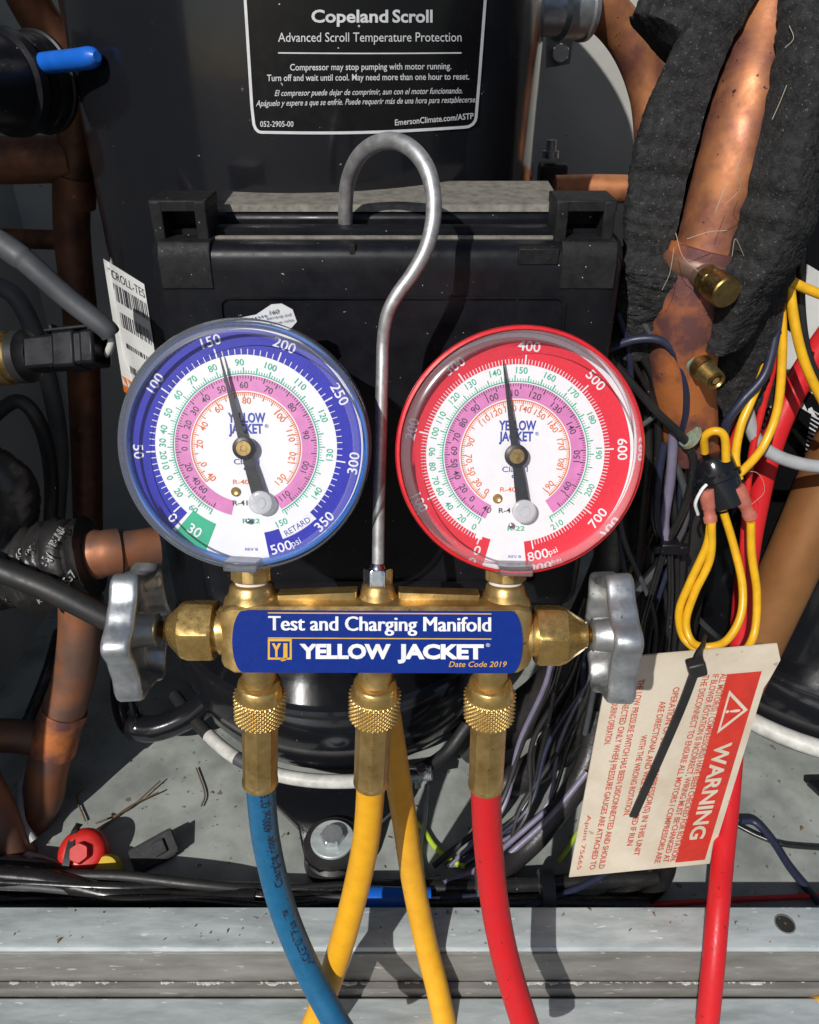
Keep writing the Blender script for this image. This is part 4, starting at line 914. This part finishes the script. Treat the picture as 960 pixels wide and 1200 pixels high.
# ================================================================ LEFT SIDE
# sensor plug at the top left
A, B = atY(-60, 98, 345), atY(50, 97, 388); L = (B-A).length; q = 1.22
sp_ = thing('sensor_plug', B, 'fat black ribbed plug with a bright blue wire at the top left', 'plug')
make('body', MB().lathe(A, B, [(0, 12*q), (L*.3, 14*q), (L*.55, 14.5*q), (L*.56, 16.6*q), (L*.64, 16.9*q), (L*.65, 15.0*q), (L*.69, 14.8*q), (L*.70, 15.8*q), (L*.80, 15.8*q), (L*.81, 15.3*q), (L*.83, 15.8*q), (L*.94, 15.8*q), (L*.95, 16.6*q), (L*.99, 16.4*q), (L, 13*q), (L+.05, 2)], 48), 'black_plastic', sp_)
bw = pxpath([(36, 76, 374), (60, 73, 364), (90, 70, 352), (114, 66, 344)], 6); make('blue_wire', MB().tube(bw, [3.9]*(len(bw)-3)+[3.8, 3.4, 1.8], 20), 'bright_blue', sp_)
bw = pxpath([(40, 122, 384), (68, 121, 384)], 6); make('blue_wire', MB().tube(bw, 2.0, 12), 'bright_blue', sp_)
make('brass_tip', MB().lathe(atY(45, 100, 392), atY(85, 102, 398), [(0, 7), (8, 7), (13, 6)], 24), 'brass_dull', sp_)
cp = pxpath([(18, -30, 420), (45, 20, 424), (80, 75, 428), (90, 150, 430), (84, 260, 432), (94, 370, 434), (100, 480, 436), (104, 640, 440)], 10)
T = thing('riser_pipe', cp[-1], 'dark rusty copper pipe rising at the left of the compressor', 'pipe'); make('tube', MB().tube(cp, 9.2, 28), 'copper_old', T)
cc = pxpath([(88, 205, 431), (87, 240, 431.5)], 4); make('coupling', MB().tube(cc, 10.6, 28), 'copper_old', T)
cp2 = pxpath([(-30, 188, 424), (20, 188, 426), (82, 186, 431)], 6); make('branch', MB().tube(cp2, 11, 28), 'copper_old', T)
cp = pxpath([(-30, 279, 560), (30, 280, 560), (90, 282, 560)], 6); o = make('thin_pipe', MB().tube(cp, 6.5, 20), 'copper_old', org=cp[0]); tag(o, 'thin copper pipe level behind the rusty riser on the left', 'pipe')
cp = pxpath([(-25, 272, 300), (0, 285, 298), (18, 297, 297), (35, 310, 296), (80, 350, 294), (122, 383, 292), (130, 392, 292)], 8)
T = thing('sleeved_cable', cp[0], 'dark grey sleeved cable slanting down to the black connector', 'cable')
make('sleeve', MB().tube(cp, [4.6]*22+[4.3-.02*i for i in range(len(cp)-22)], 24), 'dark_grey', T)
wr = pxpath([(126, 388, 292), (131, 400, 292), (127, 412, 293), (120, 418, 294)], 6); make('white_wire', MB().tube(wr, 1.5, 12), 'wire_white', T)
# connector on transducer
A, B = atY(-40, 425, 300), atY(122, 408, 292); L = (B-A).length; ax = (B-A).normalized(); upv = V3((0, .53, .85)); upv = (upv-ax*upv.dot(ax)).normalized(); sd = ax.cross(upv)
T = thing('pressure_transducer', A, 'black transducer connector in a brass collar at the left edge', 'sensor')
make('collar', MB().lathe(A, B, [(0, 10.5), (L*.34, 10.5), (L*.35, 9.5), (L*.40, 9.5)], 40), 'brass_dull', T)
make('boot', MB().lathe(A, B, [(L*.395, 9.2), (L*.40, 10.4), (L*.46, 10.4), (L*.48, 7.4), (L*.50, 6.4)], 40), 'black_rubber', T)
m = MB(); s0 = A+ax*(L*.74); m.box(s0, (L*.5, 12, 12.5), (ax, sd, upv)); m.box(A+ax*(L*.78), (L*.16, 13.4, 14), (ax, sd, upv)); m.box(A+ax*(L*.94), (L*.10, 12.8, 13), (ax, sd, upv))
make('housing', m, 'black_plastic', T, bevel=1.2)
m = MB(); m.box(A+ax*(L*.78)+upv*8.6-sd*1, (L*.34, 8, 1.6), (ax, sd, upv)); m.box(A+ax*(L*.66)+upv*9.4-sd*1, (L*.03, 8, 3), (ax, sd, upv)); m.box(A+ax*(L*.93)+upv*8-sd*1, (L*.03, 8, 3), (ax, sd, upv)); m.box(A+ax*(L*.78)+upv*9.8-sd*1, (L*.22, 1.2, 1), (ax, sd, upv))
make('latch', m, 'black_plastic', T, bevel=.5)
# taped joint
cp = pxpath([(-40, 672, 345), (10, 668, 342), (50, 662, 340), (85, 655, 340), (112, 650, 341)], 10)
random.seed(11); rs = [19.5+1.6*math.sin(i*1.7)+random.uniform(-.7, .7)+(2.5 if 14 < i < 30 else 0) for i in range(len(cp))]; rs[-1] = 11; rs[-2] = 14
T = thing('taped_joint', cp[0], 'pipe joint wrapped in crumpled black tape with grey lettering', 'pipe wrap')
wrap = make('wrap', MB().tube(cp, rs, 36, wob=.035), 'tape_black', T, sharp=70)
cum = sum((cp[i+1]-cp[i]).length for i in range(len(cp)-1))
def tap(px, py):   # onto the wrap's near side
    k = min(range(len(cp)), key=lambda i: abs((cp[i]-EYE).dot(RT)/((cp[i]-EYE).dot(FW))*FPX+480-px)); r = ray(px, py); c = cp[k]; tt_ = (cp[min(k+1, len(cp)-1)]-cp[max(k-1, 0)]).normalized()
    d0 = EYE-c; a = r-tt_*r.dot(tt_); b = d0-tt_*d0.dot(tt_); rr = rs[k]+1.1; A2 = a.dot(a); B2 = 2*a.dot(b); C2_ = b.dot(b)-rr*rr; D = B2*B2-4*A2*C2_
    tq = (-B2-math.sqrt(max(D, 0)))/(2*A2); return EYE+r*tq
t = MB()
def tape_text(s, x, y, ln, cap, ang):
    vs, fs = glyphs(s, .02); xa = min(v.x for v in vs); xb = max(v.x for v in vs); c, q = math.cos(R(ang)), math.sin(R(ang))
    t.add([tap(x+(v.x-xa)/(xb-xa)*ln*c+v.y/CAP*cap*q, y+(v.x-xa)/(xb-xa)*ln*q-v.y/CAP*cap*c) for v in vs], fs)
tape_text('557', 54, 664, 16, 9, -62); tape_text('VIRGINIA', 62, 645, 30, 9, -58); tape_text('TAPE', 30, 652, 18, 4, -50); tape_text('KG', 22, 656, 12, 7, -55); tape_text('NO', 4, 648, 14, 8, -45); tape_text('557', 80, 686, 16, 10, -50); tape_text('KG', 46, 708, 12, 6, -30); tape_text('TEM', 6, 706, 12, 5, -20)
make('tape_print', t, 'tape_print', wrap)
cp = pxpath([(-45, 535, 358), (-10, 548, 356), (14, 566, 354), (20, 592, 352), (14, 630, 350)], 8)
o = make('taped_hose', MB().tube(cp, 11, 28, wob=.06), 'tape_black', org=cp[0], sharp=80); tag(o, 'black wrapped hose bend above the taped joint at the left edge', 'hose')
cp = pxpath([(100, 652, 341), (125, 648, 341), (150, 645, 345), (185, 640, 352)], 8)
T = thing('pipe_coupling', cp[0], 'pinkish copper coupling above the left hand wheel', 'pipe'); make('tube', MB().tube(cp, [11, 11, 11.5, 12.5, 13, 13, 12.6, 12]+[12.2]*6+[10.5]*(len(cp)-14), 36), 'copper_tarnish', T)
cp = pxpath([(-50, 648, 318), (0, 668, 314), (60, 692, 310), (120, 722, 306), (180, 750, 304)], 8)
wire('black_hose', [], 6.0, 'black_rubber', 'black rubber hose slanting behind the left hand wheel', 'hose', path=cp, n=24)
cp = pxpath([(95, 700, 352), (94, 745, 346), (85, 800, 340), (66, 860, 330), (55, 905, 322), (48, 940, 316), (20, 975, 308), (-30, 985, 306)], 10)
T = thing('return_pipe', cp[0], 'brown copper elbow pipe bending down at the lower left', 'pipe'); make('tube', MB().tube(cp, 12, 32), 'copper_tarnish', T)
cq = pxpath([(-30, 862, 334), (10, 862, 333), (52, 866, 332)], 6); make('branch', MB().tube(cq, 10, 28), 'copper_tarnish', T)
cq = pxpath([(76, 832, 335), (68, 856, 331), (62, 880, 327)], 6); make('coupling', MB().tube(cq, 13.2, 32), 'copper_heat', T)
cp = pxpath([(-25, 905, 300), (-4, 945, 296), (12, 985, 290), (30, 1010, 290)], 8); o = make('corner_pipe', MB().tube(cp, 9.5, 28), 'copper_tarnish', org=cp[0]); tag(o, 'curved copper pipe end in the lower left corner', 'pipe')
wire('grey_cable', [(40, 985, 292), (25, 960, 300), (25, 920, 318), (40, 890, 332)], 2.4, 'wire_grey', 'grey cable behind the copper elbow at the lower left', 'cable')
wire('grey_cable', [(20, 1000, 286), (50, 1008, 284), (85, 1022, 281), (110, 1030, 280)], 2.6, 'wire_grey', 'grey cable lying in front of the red cap', 'cable')
wire('black_cable', [(20, 870, 370), (35, 840, 385), (55, 790, 410), (70, 740, 420)], 4, 'black_cable', 'black cable climbing behind the copper elbow', 'cable')

# left foot rubber post (dark bulb under the left wheel)
A = atZ(150, 865, 0); 
cp = pxpath([(146, 780, 372), (147, 825, 366), (158, 850, 362), (185, 853, 360), (222, 838, 364), (250, 815, 368)], 8)
o = make('oil_pipe', MB().tube(cp, 8.5, 28), 'black_paint', org=cp[0]); tag(o, 'dark painted elbow pipe under the left hand wheel', 'pipe')
# red cap on valve
c = atZ(96, 1000, 14); upn = V3((.1, -.55, .83)).normalized()
rc = thing('valve_cap', c, 'red plastic valve cap with black strap on the base pan', 'cap')
make('cap', MB().lathe(c-upn*10, c, [(0, 13.5), (4, 14), (9, 13.6), (12, 11.5), (13, 9), (13, .1)], 40), 'cap_red', rc)
make('cap_nut', MB().hexn(c+upn*2.5, c+upn*4, [(0, 5.5, 6), (4, 5, 5.6), (5, 4.6, 5)]), 'cap_red', rc, sharp=22)
make('strap', strap([c+upn*4.5+V3((-6.5, -12, -7)), c+upn*4.2+V3((-6.2, -6, -2)), c+upn*4+V3((-6, 2, 2)), c+upn*3+V3((-6, 11, 5)), c+upn*-2+V3((-6, 15, 6))], 4, 1), 'black_rubber', rc)
c2 = atZ(124, 1018, 8); make('yellow_base', MB().lathe(c2-upn*6, c2, [(0, 8), (5, 8), (8, 6.5), (8.5, 3)], 28), 'cap_yellow', rc)
c = atZ(180, 998, 6); e1 = V3((.86, .45, .2)).normalized(); e2 = V3((-.4, .8, .45)); e2 = (e2-e1*e2.dot(e1)).normalized(); e3 = e1.cross(e2)
m = MB().box(c, (26, 14, 1.6), (e1, e2, e3)); m.box(c+e2*7+e3*-2.5, (25, 1.6, 6), (e1, e2, e3)); m.box(c-e2*7-e3*2, (22, 1.6, 5), (e1, e2, e3)); m.box(c+e1*13+e3*2, (1.6, 13, 5), (e1, e2, e3)); m.box(c+e1*4+e3*1.6, (7, 8, 2.4), (e1, e2, e3))
o = make('cable_clip', m, 'matte_black', org=c, bevel=.5); tag(o, 'small folded black plastic clip lying right of the red cap', 'clip')
# rubber foot under the compressor with bolt
c = atZ(392, 1010, 0); g_ = thing('rubber_grommet', c, 'round black rubber grommet with a bright bolt under the compressor foot', 'grommet')
Z = V3((0, 0, 1)); make('rubber', MB().lathe(c, c+Z, [(0, 17), (2, 17.6), (11, 17), (13, 15), (15, 15), (17, 17), (19, 16.5), (20, 12)], 48), 'black_rubber', g_)
make('washer', MB().lathe(c+Z*20.2, c+Z*22, [(0, 12.5), (1.4, 12.5), (1.8, 12), (1.8, 4)], 40), 'galv', g_); make('bolt', MB().hexn(c+Z*21.8, c+Z*23, [(0, 6, 7), (3.6, 6, 7), (4.4, 6, 6)]), 'zinc', g_, sharp=20)
# steel clip and screw under the centre
c = atZ(490, 905, 30); k = thing('band_clamp', c, 'steel clamp with a screw beside the yellow hose', 'clamp')
make('bracket', MB().box(c, (16, 3, 10)).box(c+V3((0, 0, -7)), (4, 2, 14)), 'zinc', k, bevel=.6); make('screw', MB().lathe(c+V3((-12, -4, -2)), c+V3((10, -6, 4)), [(i*.6, 2.2+.4*(i % 2)) for i in range(36)], 16), 'zinc', k, sharp=15); make('nut', MB().hexn(c+V3((2, -3, 6)), c+V3((2, -4, 8)), [(0, 3, 3.6), (4, 3, 3.4)]), 'chrome', k, sharp=20)

# ================================================================ CABLES ON THE PAN
BG = 'black cables lying along the rail'
def floor(pts, k=8): return spline([atZ(*p) for p in pts], k)
for pts, r, lb_ in (
 ([(-40, 1010, 10), (40, 1018, 10), (120, 1035, 8), (220, 1044, 8), (330, 1048, 8), (430, 1050, 8), (520, 1052, 8)], 6.0, 'upper black cable of the bundle along the rail'),
 ([(-40, 1034, 7), (60, 1044, 7), (150, 1055, 8), (260, 1056, 9), (400, 1060, 9), (560, 1062, 9)], 6.5, 'lower black cable of the bundle nearest the rail'),
 ([(-40, 1022, 18), (50, 1030, 18), (130, 1048, 16), (200, 1054, 14), (300, 1054, 14)], 5.2, 'black cable crossing on top of the bundle')):
    p = floor(pts); wire('black_cable', [], r, 'black_cable', lb_, 'cable', BG, path=p, n=18)
p = floor([(415, 1052, 14), (450, 1054, 14), (485, 1055, 14), (505, 1055, 14)]); o = make('blue_sleeve', MB().tube(p, 6.6, 20), 'bright_blue', org=p[0]); tag(o, 'bright blue sleeve on the black cables between the yellow hoses', 'sleeve')
p = floor([(500, 1040, 12), (560, 1040, 12), (640, 1036, 12), (700, 1032, 12), (770, 1030, 12)]); wire('black_cable', [], 4.6, 'black_cable', 'glossy black cable behind the red hose, upper', 'cable', path=p, n=18)
p = floor([(500, 1058, 10), (560, 1060, 10), (640, 1058, 10), (700, 1060, 10), (760, 1062, 10)]); wire('black_cable', [], 4.6, 'black_cable', 'glossy black cable behind the red hose, lower', 'cable', path=p, n=18)
p = [q.lerp(q2_, 0) for q, q2_ in zip(floor([(655, 1064, 8), (700, 1058, 9), (738, 1042, 10), (757, 1018, 12), (762, 990, 14)], 26), floor([(655, 1064, 8), (700, 1058, 9), (738, 1042, 10), (757, 1018, 12), (762, 990, 14)], 26))]
for dx, lb_ in ((0, 'inner ribbed black conduit curving beneath the warning tag'), (11, 'outer ribbed black conduit curving beneath the warning tag')):
    pp = [v+V3((dx, -dx*.3, 0)) for v in p]; wire('ribbed_conduit', [], [3.6+.5*(1 if i % 2 else -1) for i in range(len(pp))], 'black_cable', lb_, 'conduit', 'ribbed conduits by the rail', path=pp, n=18)
p = pxpath([(575, 1030, 266), (605, 1005, 280), (635, 976, 290), (671, 927, 304), (692, 880, 318), (700, 830, 330)], 10)
wire('wiring_loom', [], 6.2, 'tape_black', 'tape wrapped black wiring loom rising behind the red hose', 'loom', path=p, n=20)
wire('purple_wire', [(598, 1000, 280), (640, 962, 290), (668, 930, 298), (688, 905, 305)], 1.8, 'wire_purple', 'grey purple wire beside the wiring loom', 'wire')
wire('purple_wire', [(520, 1035, 262), (560, 1018, 272), (600, 985, 285), (640, 950, 296)], 1.6, 'wire_purple', 'grey purple wire passing behind the red hose', 'wire')
p = floor([(615, 1066, 14), (660, 1048, 14), (700, 1030, 15), (730, 1012, 16)]); wire('navy_wire', [], 2.0, 'wire_navy', 'navy wire lying over the ribbed conduit', 'wire', path=p)
p = floor([(868, 962, 6), (885, 964, 5), (905, 985, 4), (928, 1020, 4), (960, 1058, 4)]); wire('navy_wire', [], 2.2, 'wire_navy', 'navy wire on the bare pan at the lower right', 'wire', path=p)
p = floor([(860, 965, 3), (890, 980, 2), (920, 990, 2), (965, 994, 2)]); wire('black_wire', [], 1.5, 'black_cable', 'thin black wire on the pan under the navy wire', 'wire', path=p)
p = floor([(740, 1062, 3), (800, 1058, 3), (870, 1054, 3), (965, 1050, 3)]); wire('red_wire', [], 1.6, 'wire_red', 'thin red wire along the rail behind the red hose', 'wire', path=p)
p = floor([(478, 955, 4), (495, 970, 3), (508, 990, 3), (525, 1006, 4), (545, 1016, 5)]); wire('earth_wire', [], 1.6, 'wire_green', 'green and yellow earth wire on the pan between the hoses', 'wire', path=p)
p = floor([(655, 1010, 3), (668, 990, 3), (682, 968, 4)]); wire('earth_wire', [], 1.4, 'wire_green', 'green and yellow earth wire peeping out left of the tag', 'wire', path=p)
p = floor([(500, 920, 10), (498, 960, 6), (492, 995, 4), (498, 1030, 4)]); wire('steel_rod', [], 1.3, 'steel', 'thin bent steel rod beside the earth wire', 'rod', path=p)
for lb_, pts in zip(('dry brown twig above the red cap, straighter of a crossing pair','dry brown twig above the red cap, lower of a crossing pair','short dry twig below the left end of the heater cable','small hooked dry twig just above the red cap'),([(112, 965, 2), (150, 948, 3), (188, 915, 4)], [(118, 972, 2), (150, 946, 4), (186, 928, 5)], [(230, 900, 2), (240, 930, 2), (236, 945, 2)], [(100, 962, 2), (90, 935, 2), (98, 925, 3)])):
    p = floor(pts, 6); wire('twig', [], .55, 'twig', lb_, 'twig', 'dry twigs on the base pan', path=p, n=5)

random.seed(5)
CB = ('thin black cable weaving at the back of the bundle along the rail', 'thin grey cable weaving through the bundle along the rail', 'thin black cable on top of the bundle at the left', 'thin navy wire lying along the back of the black bundle', 'thin black cable nearest the rail lip')
for k, (r, m, y) in enumerate(((2.6, 'black_cable', 1030), (2.2, 'dark_grey', 1040), (3.0, 'black_rubber', 1022), (1.6, 'wire_navy', 1034), (2.4, 'black_cable', 1058))):
    p = floor([(x, y+18*min(1, max(0, x)/330)*(1 if y < 1050 else 0)+random.uniform(-5, 5), random.uniform(9, 20)) for x in range(-40, 600, 90)])
    wire('black_cable', [], r, m, CB[k], 'cable', BG, path=p, n=12)
for x, lb_ in ((565, 'black tie band round the rail cables left of the red hose'), (640, 'black tie band round the rail cables right of the red hose')):
    c = atZ(x, 1047, 10); o = make('cable_tie', MB().lathe(c-V3((4, 0, 0)), c+V3((4, 0, 0)), [(0, 10), (.5, 12.5), (7.5, 12.5), (8, 10)], 24), 'dark_grey', org=c); tag(o, lb_, 'cable tie')
mb = MB()
for k in range(420):
    p = V3((random.uniform(-230, 240), random.uniform(243, 420), .4)) if k < 330 else V3((random.uniform(-200, 200), random.uniform(220, 239), 30.2))
    q = random.choice([.5, .7, .9, 1.4]); vs = [p+V3((random.uniform(-1, 1), random.uniform(-1, 1), 0))*q*random.uniform(.6, 1.8) for _ in range(3)]+[p+V3((0, 0, q*.8))]
    mb.add(vs, [(0, 1, 2), (0, 1, 3), (1, 2, 3), (2, 0, 3)])
o = make('grit', mb, 'twig', org=(0, 300, 0), sharp=10); o['kind'] = 'stuff'; o['label'] = 'dark grit and crumbs scattered over the base pan and rail'; o['category'] = 'grit'
for pts, r, m, lb_ in (
 ([(900, 250, 326), (900, 330, 322), (892, 410, 318), (868, 470, 314), (846, 515, 308)], 1.7, 'black_cable', 'black wire left of the thin red wire under the foam'),
 ([(922, 250, 326), (920, 330, 322), (908, 420, 318), (893, 480, 316), (880, 540, 312), (872, 620, 306), (868, 720, 300)], 1.6, 'wire_red', 'second thin red wire following the long red hose'),
 ([(948, 180, 330), (942, 260, 326), (938, 350, 322), (948, 420, 318), (975, 470, 316)], 1.9, 'black_cable', 'black wire right of the outermost yellow wire'),
 ([(-20, 500, 400), (20, 470, 398), (48, 500, 396), (60, 560, 398), (58, 640, 402)], 4.0, 'black_rubber', 'dull black cable looping below the transducer at the left'),
 ([(-20, 330, 420), (20, 350, 418), (50, 420, 416), (70, 520, 418), (66, 620, 420)], 5.0, 'dark_grey', 'dark grey conduit in the shadow left of the rusty riser')):
    wire('black_wire' if 'conduit' not in lb_ else 'conduit', pts, r, m, lb_, 'wire' if r < 3 else 'cable', n=12)
